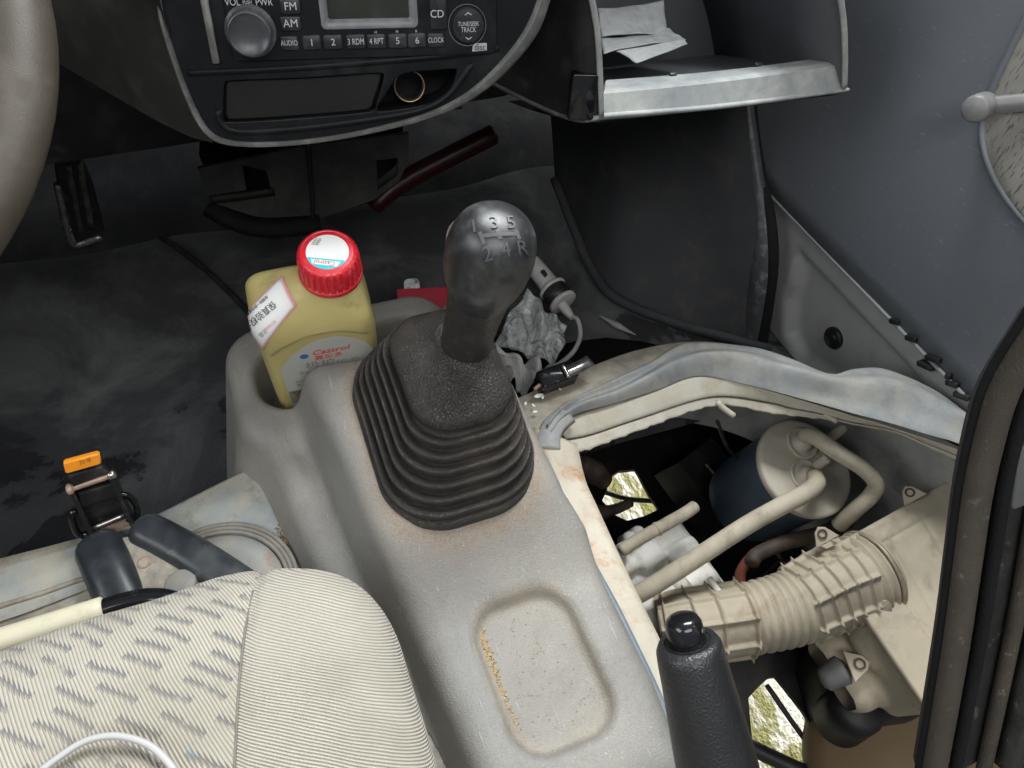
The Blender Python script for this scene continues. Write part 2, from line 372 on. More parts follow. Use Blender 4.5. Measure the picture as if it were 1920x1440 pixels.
def floor_mat():
    t = NT('wet_black_rubber_floor')
    n = t.noise(7, 7, .65, dist=.4); n2 = t.noise(26, 6, .7)
    c = t.mix(n, (.024, .025, .0275), (.066, .067, .070)); dust = t.ramp(t.noise(5.5, 8, .72, dist=.5), (.46, 0), (.66, .75)); c = t.mix(t.math('MULTIPLY', dust, .85), c, (.155, .158, .158))
    sp = t.ramp(t.voro(75), (.06, 1), (.10, 0)); c = t.mix(t.math('MULTIPLY', sp, t.ramp(t.noise(12, 3), (.56, 0), (.68, .8))), c, (.30, .29, .26))
    sy = t.n('ShaderNodeSeparateXYZ'); t.set(sy.inputs[0], t.geo.outputs['Position']); wet = t.math('MULTIPLY', t.ramp(t.noise(5.2, 6, .62, dist=.5, co=t.mapping(loc=(3.1, 1.7, 0))), (.50, 0), (.53, 1)), t.ramp(sy.outputs[1], (.60, 1), (.74, 0)))
    r = t.mix(wet, t.math('MULTIPLY_ADD', n2, .3, .42), (.10, .10, .10)); c = t.mix(t.math('MULTIPLY', wet, .55), c, (.006, .006, .007))
    nm = t.bump(t.noise(700, 2), .0005, t.math('SUBTRACT', 1, wet)); nm = t.bump(t.noise(30, 4), .004, .5, nm)
    return t.fin(c, r, nm, 0, .45)
m_mat = floor_mat()
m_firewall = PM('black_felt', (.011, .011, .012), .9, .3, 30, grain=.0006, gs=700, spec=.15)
m_vinyl = PM('blue_grey_vinyl', (.27, .31, .315), .55, .16, 20, grain=.00022, gs=900, dirt=((.45, .41, .33), .55, 16, .85), dirt2=((.16, .13, .10), .18, 45, .6))
m_vinylr = PM('pale_grey_vinyl', (.29, .302, .30), .58, .14, 14, grain=.00012, gs=900, dirt=((.42, .39, .33), .5, 22, .7), dirt2=((.17, .18, .18), .35, 40, .6), lump=.001)
m_cream = PM('cream_painted_steel', (.50, .46, .37), .42, .12, 15, dirt=((.30, .25, .18), .28, 30, .6), dirt2=((.62, .60, .54), .4, 20, .6), grain=.00008, gs=600)
m_creamdirty = PM('dirty_cream_steel', (.40, .37, .30), .6, .2, 18, dirt=((.22, .18, .13), .5, 26, .8), dirt2=((.16, .155, .15), .35, 60, .8), grain=.0003, gs=500)
m_rust = PM('cream_steel_with_rust_spots', (.50, .45, .36), .55, .12, 20, dirt=((.36, .30, .21), .4, 30, .6), dirt2=((.42, .19, .07), .20, 55, .9), grain=.0001, gs=500)
m_blacksteel = PM('black_painted_steel', (.014, .0145, .016), .30, .3, 30, dirt=((.13, .11, .09), .22, 40, .6), spec=.55)
m_brack = PM('blue_black_moulding', (.022, .026, .031), .34, .25, 25, dirt=((.26, .23, .18), .10, 35, .7), dirt2=((.09, .10, .105), .4, 18, .5), spec=.5)
m_steel = PM('worn_bright_steel', (.45, .44, .42), .28, .2, 40, metal=.9, dirt=((.22, .14, .09), .3, 70, .7))
m_rustbar = PM('rusty_pinkish_steel', (.35, .22, .16), .5, .25, 60, metal=.3, dirt=((.5, .42, .36), .5, 90, .7))
m_orange = PM('orange_plastic', (.85, .30, .02), .4, .06, 60)
m_ivory = PM('ivory_plastic_sleeve', (.62, .58, .43), .45, .06, 30, dirt=((.36, .30, .2), .25, 40, .55))
m_oil = None
def oil_mat():
    t = NT('translucent_gold_plastic'); c = t.mix(t.noise(18, 4), (.44, .365, .13), (.58, .495, .225)); c = t.mix(t.ramp(t.noise(30, 6, .7), (.60, 0), (.74, .5)), c, (.25, .19, .08))
    return t.fin(c, t.math('MULTIPLY_ADD', t.noise(40, 4), .2, .28), t.bump(t.noise(700, 2), .00008), 0, .45, Subsurface_Weight=.25, Subsurface_Radius=(.01, .008, .004), Subsurface_Scale=.6)
m_oil = oil_mat()
m_red = PM('red_cap_plastic', (.62, .018, .032), .34, .08, 50, spec=.5, dirt=((.75, .25, .25), .2, 120, .4))
m_white = PM('white_sticker_paper', (.80, .80, .79), .5, .03, 60)
m_label = PM('silver_white_label', (.47, .48, .44), .33, .04, 40, spec=.5)
m_cyan = PM('cyan_print', (.03, .55, .62), .45, .05, 60)
m_pink = PM('pink_print', (.80, .38, .42), .5, .05, 60)
m_ink = PM('black_ink', (.03, .03, .03), .5, .05, 60)
m_greyink = PM('grey_ink', (.22, .23, .22), .5, .05, 60)
m_redink = PM('red_ink', (.62, .05, .05), .5, .05, 60)
m_blueink = PM('blue_ink', (.04, .12, .40), .5, .05, 60)
m_legend = PM('pale_grey_legend', (.36, .37, .38), .5, .05, 60)
def rows_mat(name, base, ink, pitch):
    """rows of tiny illegible print"""
    t = NT(name); s = t.n('ShaderNodeSeparateXYZ'); uv = t.n('ShaderNodeUVMap'); t.set(s.inputs[0], t.co)
    return t
# ------------------------------------------------------------------ setting: floor, firewall, platform
def floor_fn(u, v):
    x, y = -.8+1.5*u, .418+.56*v
    z = .004*math.sin(x*9+1)*math.sin(y*11) + .003*math.sin(x*23+y*17)
    return (x, y, z)
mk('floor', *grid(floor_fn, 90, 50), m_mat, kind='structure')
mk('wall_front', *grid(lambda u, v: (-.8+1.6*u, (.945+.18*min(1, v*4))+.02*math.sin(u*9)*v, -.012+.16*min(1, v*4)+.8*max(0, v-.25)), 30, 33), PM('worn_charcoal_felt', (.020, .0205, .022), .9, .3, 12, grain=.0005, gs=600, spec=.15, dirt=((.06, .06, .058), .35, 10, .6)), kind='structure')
mk('wall_left', *grid(lambda u, v: (-.72, -.05+1.15*u, -.02+.62*v), 4, 4), m_firewall, kind='structure')
plat = mk('platform', *solid(grid(lambda u, v: (-.72+.92*u, -.35+.745*v, .148+.0015*math.sin(u*30)*math.sin(v*20)), 60, 50), V(0, 0, -.006)), m_creamdirty, kind='structure')
# vinyl that covers the platform's front edge, left of the console
fe = [(-.80, .385), (-.35, .392), (-.257, .394), (-.21, .395), (-.156, .397), (-.089, .416), (-.04, .429), (.03, .435), (.19, .425)]
def vin(u, v):
    x = -.72+.915*u; yf = np.interp(x, *zip(*fe)); back = .342 + .004*math.sin(x*31) + .012*sstep(-.10, -.03, x)*math.sin(x*160)
    S = [(back, .1505), (yf-.03, .1535), (yf-.008, .149), (yf, .139), (yf+.004, .12), (yf+.006, .0)]
    q = v*5; i = min(int(q), 4); a, b = S[i], S[i+1]; k = q-i
    return (x, a[0]+(b[0]-a[0])*k, a[1]+(b[1]-a[1])*k)
mk('vinyl_covering', *grid(vin, 120, 41), m_vinyl, plat)
tr = [zp(-60, 1158, .152), zp(0, 1137, .152), zp(80, 1112, .152), zp(155, 1086, .152), zp(260, 1060, .152)]
mk('edge_strip', *tube(tr, .0022, 8, 30), m_creamdirty, plat)
# ---- right side: vinyl arch, steel flange and rusty strip round the engine opening
def band(A, B, n, m, fn=None, thick=None):
    A = spline(A, n); B = spline(B, n)
    g = grid(lambda u, v: (lambda i: A[i]*(1-v)+B[i]*v + (fn(u, v) if fn else 0))(int(round(u*(n-1)))), n, m)
    return solid(g, thick) if thick is not None else g
outR = [zp(*q, .15) for q in ((960, 752), (985, 740), (1100, 690), (1200, 655), (1300, 640), (1400, 650), (1480, 672), (1555, 702), (1600, 692), (1660, 692), (1750, 730), (1830, 790), (1900, 850))]
inR = [zp(*q, .149) for q in ((1020, 812), (1040, 792), (1100, 767), (1200, 738), (1310, 700), (1400, 716), (1480, 738), (1560, 762), (1600, 775), (1660, 792), (1730, 815), (1800, 838), (1880, 880))]
def vb(u, v): return V(0, 0, .010*math.sin(math.pi*v)**.7*(.6+.6*sstep(.1, .5, u)) + .003*math.sin(u*40+v*6)*v*(1-v)*2 + .004*math.sin(v*9+u*5)*sstep(0, .3, v))
voR = [zp(*q, .152) for q in ((1022, 800), (1045, 772), (1080, 745), (1140, 716), (1215, 680), (1285, 644), (1400, 650), (1480, 672), (1555, 702), (1600, 692), (1660, 692), (1750, 730), (1830, 790), (1900, 850))]
viR = [zp(*q, .150) for q in ((1034, 818), (1054, 792), (1092, 772), (1150, 755), (1225, 730), (1310, 700), (1400, 716), (1480, 738), (1560, 762), (1600, 775), (1660, 792), (1730, 815), (1800, 838), (1880, 880))]
mk('vinyl_arch', *band(voR, viR, 110, 18, vb), m_vinylr, plat)
mk('cream_step', *band([p+V(0, 0, -.001) for p in outR[:7]], [zp(*q, .1485) for q in ((985, 830), (1040, 800), (1100, 760), (1180, 720), (1250, 690), (1320, 670), (1400, 665))], 40, 8, lambda u, v: V(0, 0, .004*math.sin(math.pi*v))), m_creamdirty, plat)
mk('vinyl_corner', *sweep([zp(*q, .1545) for q in ((1030, 838), (1030, 815), (1040, 792), (1062, 772))], [(-.012, -.005), (.012, -.005), (.009, -.001), (0, .0012), (-.009, -.001)], n=20), m_vinylr, plat)
rise = [p + V(.0, .012, -.155) for p in outR]
mk('front_riser', *band(outR, rise, 90, 10, lambda u, v: V(0, .014*math.sin(math.pi*v), 0)), m_vinylr, plat)
fl0 = [p + V(0, 0, -.004) for p in inR[1:-1]]
fl1 = [zp(*q, .134) for q in ((1062, 822), (1110, 812), (1200, 782), (1335, 742), (1440, 752), (1480, 762), (1545, 775), (1600, 790), (1680, 805), (1740, 830), (1830, 865))]
fl2 = [zp(*q, .126) for q in ((1083, 848), (1120, 836), (1200, 806), (1340, 760), (1440, 773), (1480, 778), (1545, 785), (1600, 795), (1680, 812), (1740, 838), (1830, 875))]
def ragged(u, v): return V(0, .0007*math.sin(u*130)+.0005*math.sin(u*311+1), 0)*v*v
mk('steel_flange', *solid(band([p for p in fl0], fl1, 90, 8, lambda u, v: V(0, 0, .0012*math.sin(v*math.pi))), V(0, 0, -.002)), m_cream, plat)
mk('flange_lip', *solid(band([p+V(0, 0, -.003) for p in fl1], fl2, 90, 6, ragged), V(0, 0, -.0015)), m_cream, plat)
for q in ((1356, 765), (1548, 775)):                   # bent tabs on the lip
    c = zp(*q, .132); mk('bent_tab', *tube([c+V(-.004, .006, .004), c, c+V(.008, -.010, -.004)], .003, 8, 8), m_cream, plat)
lA = [zp(*q, .152) for q in ((1000, 800), (1040, 905), (1072, 985), (1150, 1130), (1225, 1280), (1262, 1400), (1285, 1500))]
lB = [zp(*q, .150) for q in ((1082, 832), (1098, 900), (1120, 950), (1182, 1085), (1255, 1235), (1310, 1360), (1345, 1460))]
mk('rusty_flange', *solid(band(lA, lB, 70, 6), V(0, 0, -.003)), m_rust, plat)
mk('rusty_flange_drop', *band(lB, [p+V(.004, 0, -.05) for p in lB], 70, 4), m_rust, plat)
mk('vinyl_cut_edge', *sweep([zp(*q, .1545) for q in ((1048, 930), (1068, 985), (1100, 1040), (1150, 1130), (1192, 1215), (1232, 1300), (1262, 1380))], [(-.0032, -.002), (.0032, -.002), (.0026, .0016), (-.0026, .0016)], n=40), PM('blue_grey_vinyl_edge', (.16, .20, .235), .5, .2, 30, dirt=((.3, .28, .24), .3, 40, .6)), plat)
corner = [zp(*q, .158) for q in ((1000, 840), (1012, 800), (1030, 790), (1055, 795))]
0 and mk('vinyl_cornerx', *sweep([zp(*q, .158) for q in ((1030, 835), (1032, 815), (1045, 795), (1075, 778), (1120, 765))], [(-.009, -.006), (.009, -.006), (.007, .003), (-.004, .005)], n=24), m_vinylr, plat)
# ------------------------------------------------------------------ centre console
con = thing('center_console', 'grey moulded plastic console with gear gaiter, cup holder and shallow dusty tray', 'console', (.1, .3, .15))
YL = [-.1, .05, .145, .24, .30, .42, .45]
def console_sdf(X, Y, Z):
    st = sstep(.195, .275, Y)
    zt = (.196+.02*(Y-.15))*(1-st) + (.247+.10*(Y-.335))*st
    xl = np.interp(Y, [-.1, .05, .145, .20, .26, .42], [.062, .056, .046, .040, .032, .012]) - np.maximum(zt-Z, 0)*.30
    xr = np.interp(Y, [-.1, .05, .12, .236, .262, .316, .40, .44], [.176, .178, .184, .182, .172, .170, .168, .163]) + np.maximum(zt-Z, 0)*.18
    k = .016
    d = smax(Z-zt, xl-X, k); d = smax(d, X-xr, k); d = smax(d, Y-(.431-.16*(X-.02)+np.maximum(zt-Z, 0)*.15), .020)
    # lower wing along the left side
    zw = np.interp(Y, [-.1, .18, .26, .36, .44], [.12, .15, .172, .187, .194]); xw = np.interp(Y, [-.1, .15, .24, .30, .37, .44], [.02, .018, -.002, -.018, -.028, -.042]) - np.maximum(zw-Z, 0)*.45
    w = smax(smax(smax(Z-zw, xw-X, .012), X-.12, .01), Y-.44, .02)
    d = smin(d, w, .008)
    # cup holder block
    zc = .200; t = np.maximum(zc-Z, 0)
    b = smax(Z-zc, srr(X, Y, .052, .472, .104+.0, .070, .034) - t*.22, .016)
    b = smax(b, -(Y-(.385)), .01)
    d = smin(d, b, .014)
    hole = smax(srr(X, Y, .056, .4715, .088, .041, .036)+np.maximum(zc-Z, 0)*.10, .135-Z, .012)
    tow = smax(smax(Z-zt, xl-.002-X, k), smax(X-xr, Y-(.428-.16*(X-.02)+np.maximum(zt-Z, 0)*.15), .02), k)
    hole = np.maximum(hole, -tow)
    d = smax(d, -hole, .008)
    # tray
    zf = .1850+.02*(Y-.15); tr = smax(srr(X, Y, .1135+.02*(.15-Y), .152, .0350, .0515, .022) - .35*np.maximum(Z-zf, 0), zf-Z, .006)
    d = smax(d, -tr, .006)
    # open underneath
    return np.maximum(d, np.where(Y > .40, .003, .146)-Z)
cP, cQ = surfnet(console_sdf, (-.13, -.10, -.006), (.225, .57, .29), .0022)
mk_np('shell', cP, cQ, m_console, con)
# grit in the tray's left edge and crumbs
gv, gf = [], []
def crumb(c, s):
    b = len(gv); q = rng.normal(0, 1, (8, 3))*.25
    for i in range(8): gv.append(c + s*(V((i & 1)*2-1, (i >> 1 & 1)*2-1, (i >> 2)*2-1)*.6+q[i]))
    for f in ((0, 1, 3, 2), (4, 6, 7, 5), (0, 4, 5, 1), (2, 3, 7, 6), (0, 2, 6, 4), (1, 5, 7, 3)): gf.append(tuple(b+i for i in f))
for k in range(420):
    t = rng.random()**1.5; p = V(.0795+.002*t+abs(rng.normal(0, .0022)), .198-.095*t, .1852); p[2] += .02*(p[1]-.15)
    crumb(p, rng.uniform(.0004, .0015)*(1.25-t*.7))
for k in range(160):
    p = V(rng.uniform(.08, .148), rng.uniform(.102, .20), .1852); p[2] += .02*(p[1]-.15); crumb(p, rng.uniform(.0002, .0007))
mk('crumbs', np.array(gv), gf, PM('tan_grit', (.36, .27, .15), .8, .4, 300), kind='stuff', label='golden grit gathered along the left edge of the tray', cat='grit', smooth=False)
# ------------------------------------------------------------------ gear lever with ribbed gaiter
gear = thing('gear_lever', 'black gear lever with numbered knob rising from a ribbed rubber gaiter', 'gear lever', (.1, .335, .247))
def tilt(x, y): return .10*(y-.335)
def ring(cx, cy, hx, hy, r, z): q = rrect(hx, hy, r, 12, cx, cy); return np.array([(a, b, z+tilt(a, b)) for a, b in q])
L = [ring(.1, .338, .0600, .0825, .046, .238), ring(.1, .338, .0610, .0835, .046, .2445), ring(.1, .338, .0600, .0825, .046, .2485), ring(.1, .338, .0570, .0795, .045, .2500)]
NR = 6
for k in range(NR):
    a0 = k/NR; a1 = (k+1)/NR
    for ph in np.linspace(0, 1, 9):
        a = a0+(a1-a0)*ph; bul = math.sin(math.pi*ph)
        cx = .1+.013*a; cy = .338+.019*a; hx = .0565-.0195*a + .0042*bul; hy = .0785-.027*a + .0042*bul; z = .2475+.033*a + .0052*bul**1.5 - .0030*(1-bul)
        L.append(ring(cx, cy, hx, hy, .044-.016*a, z))
for hx, hy, z, r in ((.0385, .0525, .2850, .030), (.0395, .0535, .2885, .030), (.0385, .0525, .2925, .030), (.0355, .0495, .2958, .029), (.031, .045, .2985, .028)):
    L.append(ring(.1135, .357, hx, hy, r, z))
gA = zp(866, 672, .290); gB = zp(938, 405, .440); gax = nrm(gB-gA); gL = np.linalg.norm(gB-gA)
gf_ = Fr(gA, np.cross(gax, V(0, 1, 0))*-1 if False else np.cross(V(0, 1, 0), gax), ez=gax)
nl = len(L[0]); ang = np.arctan2(L[-1][:, 1]-.357, L[-1][:, 0]-.1135)
def circ(c, r, z): return np.array([(c[0]+r*math.cos(a), c[1]+r*math.sin(a), z+tilt(c[0]+r*math.cos(a), c[1]+r*math.sin(a))) for a in ang])
ctr = gA
for t, z in ((.35, .3010), (.65, .3030), (.85, .3045)):
    L.append(L[-1]*0 + (1-t)*ring(.1135, .357, .031, .045, .028, z) + t*circ(ctr, .022, z))
for r, z in ((.0226, .3065), (.0218, .3090), (.0202, .3100), (.0165, .3090)): L.append(circ(ctr, r, z))
mk('gaiter', *loft(L, True, False, True), m_boot, gear)
prof = [(.0150, -.004), (.0182, -.002), (.0186, .002), (.0184, .010), (.0184, .030), (.0190, .055), (.0204, .072), (.0216, .082), (.0238, .090), (.0264, .0985), (.0284, .109), (.0292, .120), (.0285, .132), (.0256, .1435), (.0205, .1512), (.0140, .1558), (.0062, .1580), (.0008, .1584)]
ph = np.array([p[1] for p in prof]); hh = np.concatenate([np.linspace(-.004, .14, 50), np.linspace(.14, .1584, 24)[1:]])
pr = spline(np.array([(a, b, 0) for a, b in prof]), 70)[:, :2]; pr[:, 0] = np.maximum(pr[:, 0], .0004)
kv, kf = lathe(gf_, [(a, b*gL/.1584) for a, b in pr], 56)
knob = mk('knob', kv, kf, m_knob, gear)
mk('grip_sleeve', *lathe(gf_, [(a+.0007*min(1, (.0815-b)/.01), b*gL/.1584) for a, b in pr if .003 < b < .0815], 56, cap=False), m_grip, gear)
mk('grip_collar', *lathe(gf_, [(.0196, .000), (.0204, .001), (.0204, .004), (.0194, .0052)], 40, cap=False), m_blackgl, knob)
kb = bvh_of((kv, kf))
kc = zp(936, 446, .437); sfr = Fr(kc, dp(975, 437, .5)-dp(900, 452, .5), dp(928, 420, .5)-dp(940, 470, .5))
m_num = PM('rimlit_embossed_plastic', (.06, .063, .066), .45, .2, 60, spec=.6)  # paler grey than the knob stands in for light caught on the relief's rims
def emb(name, vf, off=-.0004):
    v, f = refine(vf[0], vf[1], .0016); mk(name, *drape((v, f), sfr, kb, off, .03), m_num, knob, smooth=True, angle=35)
S = .0118
for ch, px in (('1', (888, 422)), ('3', (926, 415)), ('5', (958, 413)), ('2', (914, 475)), ('4', (948, 466)), ('R', (979, 460))):
    u, v = sfr.uv(*px); tv, tf = text(ch, S, ext=.0006); tv = tv + V(u, v, .0006); emb('numeral', (tv, tf))
def bar(x0, y0, x1, y1, w):
    a = np.array(sfr.uv(x0, y0)); b = np.array(sfr.uv(x1, y1)); d = (b-a)/np.linalg.norm(b-a); n = np.array([-d[1], d[0]])*w/2
    P = np.array([a-n, b-n, b+n, a+n]); return loft([l3(P, -.0002), l3(P, .0010)])
emb('shift_pattern', joinm(bar(905, 441, 972, 434, .0022), bar(899, 433, 908, 456, .0022), bar(932, 428, 938, 447, .0026), bar(966, 427, 974, 444, .0022)))
# ------------------------------------------------------------------ engine oil bottle
bot = thing('oil_bottle', 'gold plastic engine oil bottle with red cap standing in the cup holder', 'bottle', (.028, .462, .137))
by = math.radians(-4); lean = math.radians(13.5); ll = math.radians(-1.4)
bz = nrm(V(math.sin(ll), -math.sin(lean), math.cos(lean))); bex = V(math.cos(by), math.sin(by), 0)
bfr = Fr(V(.032, .484, .143), bex, ez=bz)
def bottle_sdf(X, Y, Z):
    k = .012
    d = smax(srr(X, Y, 0, 0, .0465, .0310, .015), -Z+.0, .008)
    d = smax(d, .45*(-X-.0465)+.89*(Z-.183), k)      # left shoulder
    d = smax(d, .90*(X-.0465)+.43*(Z-.172), k)
    d = smax(d, .75*(-Y-.0305)+.66*(Z-.176), k)      # front shoulder
    d = smax(d, .75*(Y-.0305)+.66*(Z-.176), k)
    d = smax(d, Z-.201, .01)
    nk = smax(np.sqrt((X-.019)**2+Y**2)-.0205, abs(Z-.190)-.013, .004)
    d = smin(d, nk, .010)
    arch = smax(srr(X, Z, .002, .080, .0395, .090, .020), Z-(.163-.55*np.maximum(abs(X-.004)-.012, 0)), .012)
    d = smax(d, -smax(arch, Y+.0290, .002), .004)
    # side grip flutes
    for xx in (-.0415, -.0345): d = smax(d, -(np.sqrt((X-xx)**2+(Y+.0335)**2*1.0)-.0040+ (np.maximum(Z-.14, 0))*.3), .003)
    return d
bP, bQ = surfnet(bottle_sdf, (-.054, -.040, -.004), (.055, .040, .212), .0014)
bW = bfr.arr(bP); mk_np('body', bW, bQ, m_oil, bot); bbvh = BVHTree.FromPolygons([tuple(p) for p in bW], [tuple(q) for q in bQ.tolist()])
# cap: ribbed lathe
cfr = Fr(bfr.p(.019, 0, .2035), bfr.ex, ez=bfr.ez); seg = 168; aa = np.linspace(0, 2*np.pi, seg, endpoint=False)
def capring(r, h, rib): 
    rr = r - rib*(.5+.5*np.sign(np.sin(aa*28)))*np.clip(abs(np.sin(aa*28))*3, 0, 1); return cfr.arr(np.stack([rr*np.cos(aa), rr*np.sin(aa), np.full(seg, h)], 1))
cap = mk('cap', *loft([capring(.0224, -.004, 0), capring(.0234, -.0035, 0), capring(.0236, .0005, 0), capring(.0230, .0010, 0), capring(.0232, .0018, .0014), capring(.0226, .015, .0014), capring(.0220, .0185, .0010), capring(.0208, .0205, 0), capring(.0190, .0216, 0), capring(.0184, .0212, 0), capring(.0180, .0213, 0)]), m_red, bot, angle=40)
def disc(fr, r, h, seg=48, cut=None):
    a = np.linspace(0, 2*np.pi, seg, endpoint=False); P = np.stack([r*np.cos(a), r*np.sin(a)], 1)
    if cut is not None: P = np.array([q for q in P if cut(q)])
    return loft([fr.arr(l3(P, h)), fr.arr(l3(P, h+.0002))])
sf = Fr(cfr.p(0, 0, .0214), dp(660, 497, .5)-dp(575, 491, .5), ez=cfr.ez)
mk('cap_sticker', *disc(sf, .0152, 0), m_white, cap, smooth=False)
band_a = np.radians(np.linspace(207, 337, 40)); P = np.stack([.0150*np.cos(band_a), .0150*np.sin(band_a)], 1)
mk('sticker_band', *loft([sf.arr(l3(P, .0002)), sf.arr(l3(P, .0004))]), m_cyan, cap, smooth=False)
mk('sticker_plate', *prism(sf, [(-.0105, -.0080), (-.0085, -.0120), (.0085, -.0120), (.0110, -.0076)], .0003, .0006), m_white, cap, smooth=False)
mk('sticker_lettering', *text('Castrol', .0050, Fr(sf.p(0, -.0099, .0007), -sf.ex, ez=sf.ez), .00008, shear=.2), m_redink, cap, smooth=False)
for i, q in enumerate(((-.0085, .0095), (-.0092, .0075), (-.0098, .0055))): mk('sticker_print', *text('正品', .0026, Fr(sf.p(*q, .0004), sf.ex, ez=sf.ez), .00005), m_greyink, cap, smooth=False)
# front label
lf = Fr(bfr.p(.004, -.0305, .045), bfr.ex, bfr.ez); lf.ez = np.cross(lf.ex, lf.ey)
lo = [(-.038, -.040), (.038, -.040), (.038, .047), (.032, .060), (.022, .070), (.010, .0755), (-.002, .0755), (-.014, .070), (-.026, .058), (-.034, .046), (-.038, .036)]
lfr = Fr(bfr.p(.003, -.0286, .079), bfr.ex, bfr.ez)
if lfr.ez @ V(0, -1, 0) < 0: lfr.ez = -lfr.ez
label = mk('front_label', *prism(lfr, lo, 0, .0003), m_label, bot, smooth=False)
def lt(name, s, size, u, v, mat, **k):
    tv, tf = text(s, size, ext=.00006, **k); mk(name, lfr.o + (tv[:, :1]+u)*lfr.ex + (tv[:, 1:2]+v)*lfr.ey + (tv[:, 2:3]+.0005)*lfr.ez, tf, mat, label, smooth=False)
lt('brand_lettering', 'Castrol', .0100, .004, .0560, m_redink, shear=.25, bold=.00012)
lt('brand_lettering', '嘉实多', .0078, .002, .0470, m_redink)
lt('product_lettering', '极护', .0125, -.006, .0365, m_greyink)
lt('product_lettering', '5W-40', .0064, .016, .0355, m_greyink)
mk('brand_roundel', *disc(Fr(lfr.p(-.0170, .0535, .0004), lfr.ex, ez=lfr.ez), .0034, 0), m_blueink, label, smooth=False)
def lrect(name, u0, v0, u1, v1, mat, h=.0004): mk(name, *loft([np.array([lfr.p(a, b, h) for a, b in ((u0, v0), (u1, v0), (u1, v1), (u0, v1))]), np.array([lfr.p(a, b, h+.0002) for a, b in ((u0, v0), (u1, v0), (u1, v1), (u0, v1))])]), mat, label, smooth=False)
lrect('dark_bar', .003, .0225, .037, .0262, m_greyink); lrect('print_block', -.0375, -.026, .037, -.002, PM('olive_grey_print', (.25, .25, .19), .4, .1, 50), .0002)
lt('small_print', '高性能合成机油 全面保护', .0042, .012, .0185, m_greyink); lt('small_print', '发动机润滑油', .0050, -.010, .0265, m_greyink); lt('small_print', 'SN 0W-40', .0052, -.018, .0130, m_greyink); lt('small_print', '净含量 一升', .0044, -.018, .0065, m_greyink)
for i in range(6): lt('small_print', '本产品适用于各类汽油发动机使用说明注意事项'[i:]+'存放阴凉处', .0033, 0, -.0050-.0036*i, m_ink, sx=.82)
lt('small_print', '江苏', .0060, -.014, -.0330, m_redink)
# pink warranty sticker on the left shoulder
wfr = Fr(dp(505, 585, .56), dp(452, 600, .56)-dp(545, 523, .56), ez=nrm(nrm(CAM-dp(505, 585, .56))*.7 + bfr.ez*.5 - bfr.ex*.25 - V(0, .3, 0)))
def wuv(x, y): return wfr.uv(x, y)
quad = [wuv(*q) for q in ((452, 598), (485, 657), (559, 573), (531, 518))]
def ws(name, quadpts, off, mat, n=14):
    A, B, C2, D2 = [np.array(q) for q in quadpts]
    g = grid(lambda u, v: tuple((A*(1-u)+B*u)*(1-v)+(D2*(1-u)+C2*u)*v) + (0,), n, n)
    d = drape(g, wfr, bbvh, off, .06); return mk(name, *solid(d, -wfr.ez*.0004), mat, bot if name == 'warranty_sticker' else wst, smooth=True)
wst = None
def shrink(q, k): q = np.array(q); c = q.mean(0); return [c+(p-c)*k for p in q]
wst = ws('warranty_sticker', quad, .0011, m_pink); ws('sticker_face', [c for c in shrink(quad, .90)], .0014, m_white)
def wtext(s, size, px, mat, sx=1):
    u, v = wuv(*px); tv, tf = text(s, size, ext=.00005, sx=sx); tv, tf = refine(tv, tf, .002); tv = tv+V(u, v, .0)
    mk('sticker_print', *drape((tv, tf), wfr, bbvh, .0019, .06), mat, wst, smooth=False)
wtext('保真验权卡', .0062, (492, 592), m_ink, .95); wtext('全国统一防伪查询热线', .0026, (482, 578), m_ink, 1.0); wtext('刮开涂层', .0026, (510, 608), m_pink); wtext('正品', .0034, (496, 622), m_greyink)
# ------------------------------------------------------------------ dashboard centre stack
dash = thing('dashboard', 'dark grey dashboard with silver edged black centre stack', 'dashboard', (.1, .6, .36))
dO = yp(400, 110, .48); D = Fr(dO, yp(925, 95, .452)-dO, V(0, .29, .957))
inner = [(296, -60), (305, 20), (318, 70), (345, 150), (372, 212), (395, 246), (425, 262), (480, 267), (560, 263), (640, 252), (720, 235), (800, 212), (870, 177), (930, 125), (980, 62), (1008, 0), (1025, -60)]
outer = [(284, -60), (293, 20), (306, 74), (333, 154), (360, 218), (386, 256), (420, 273), (480, 278), (560, 274), (642, 263), (725, 246), (808, 224), (884, 190), (952, 135), (1008, 66), (1034, 0), (1050, -60)]
iu = spline([D.uv(*q)+(0,) for q in inner], 90)[:, :2]; ou = spline([D.uv(*q)+(0,) for q in outer], 90)[:, :2]
iu = np.vstack([[iu[0][0], .16], iu, [iu[-1][0]+.02, .16]]); ou = np.vstack([[ou[0][0], .16], ou, [ou[-1][0]+.02, .16]])
# openings in the fascia: radio, pocket, lighter niche
def ruv(a, b): (x0, y0), (x1, y1) = D.uv(*a), D.uv(*b); return (x0+x1)/2, (y0+y1)/2, abs(x1-x0)/2, abs(y1-y0)/2
pk = spline([D.uv(*q)+(0,) for q in ((418, 158), (430, 150), (560, 145), (700, 136), (722, 140), (718, 165), (706, 200), (697, 212), (560, 225), (430, 232), (416, 222), (418, 158))], 60)[:-1, :2]
nc = spline([D.uv(*q)+(0,) for q in ((742, 145), (765, 135), (810, 131), (850, 128), (860, 132), (852, 160), (838, 182), (815, 194), (770, 205), (712, 212), (704, 206), (716, 185), (742, 145))], 60)[:-1, :2]
fo = np.vstack([iu[:1], iu[1:-1], iu[-1:]])
rc = ruv((396, -110), (932, 102)); rh = rrect(rc[2], rc[3], .004, 4, rc[0], rc[1])
fasc = mk('fascia', *curve_fill(Fr(D.p(0, 0, -.004), D.ex, D.ey), [tuple(q) for q in fo], [[tuple(q) for q in pk], [tuple(q) for q in nc], [tuple(q) for q in rh]], .004, .0008), m_fascia, dash, angle=40)
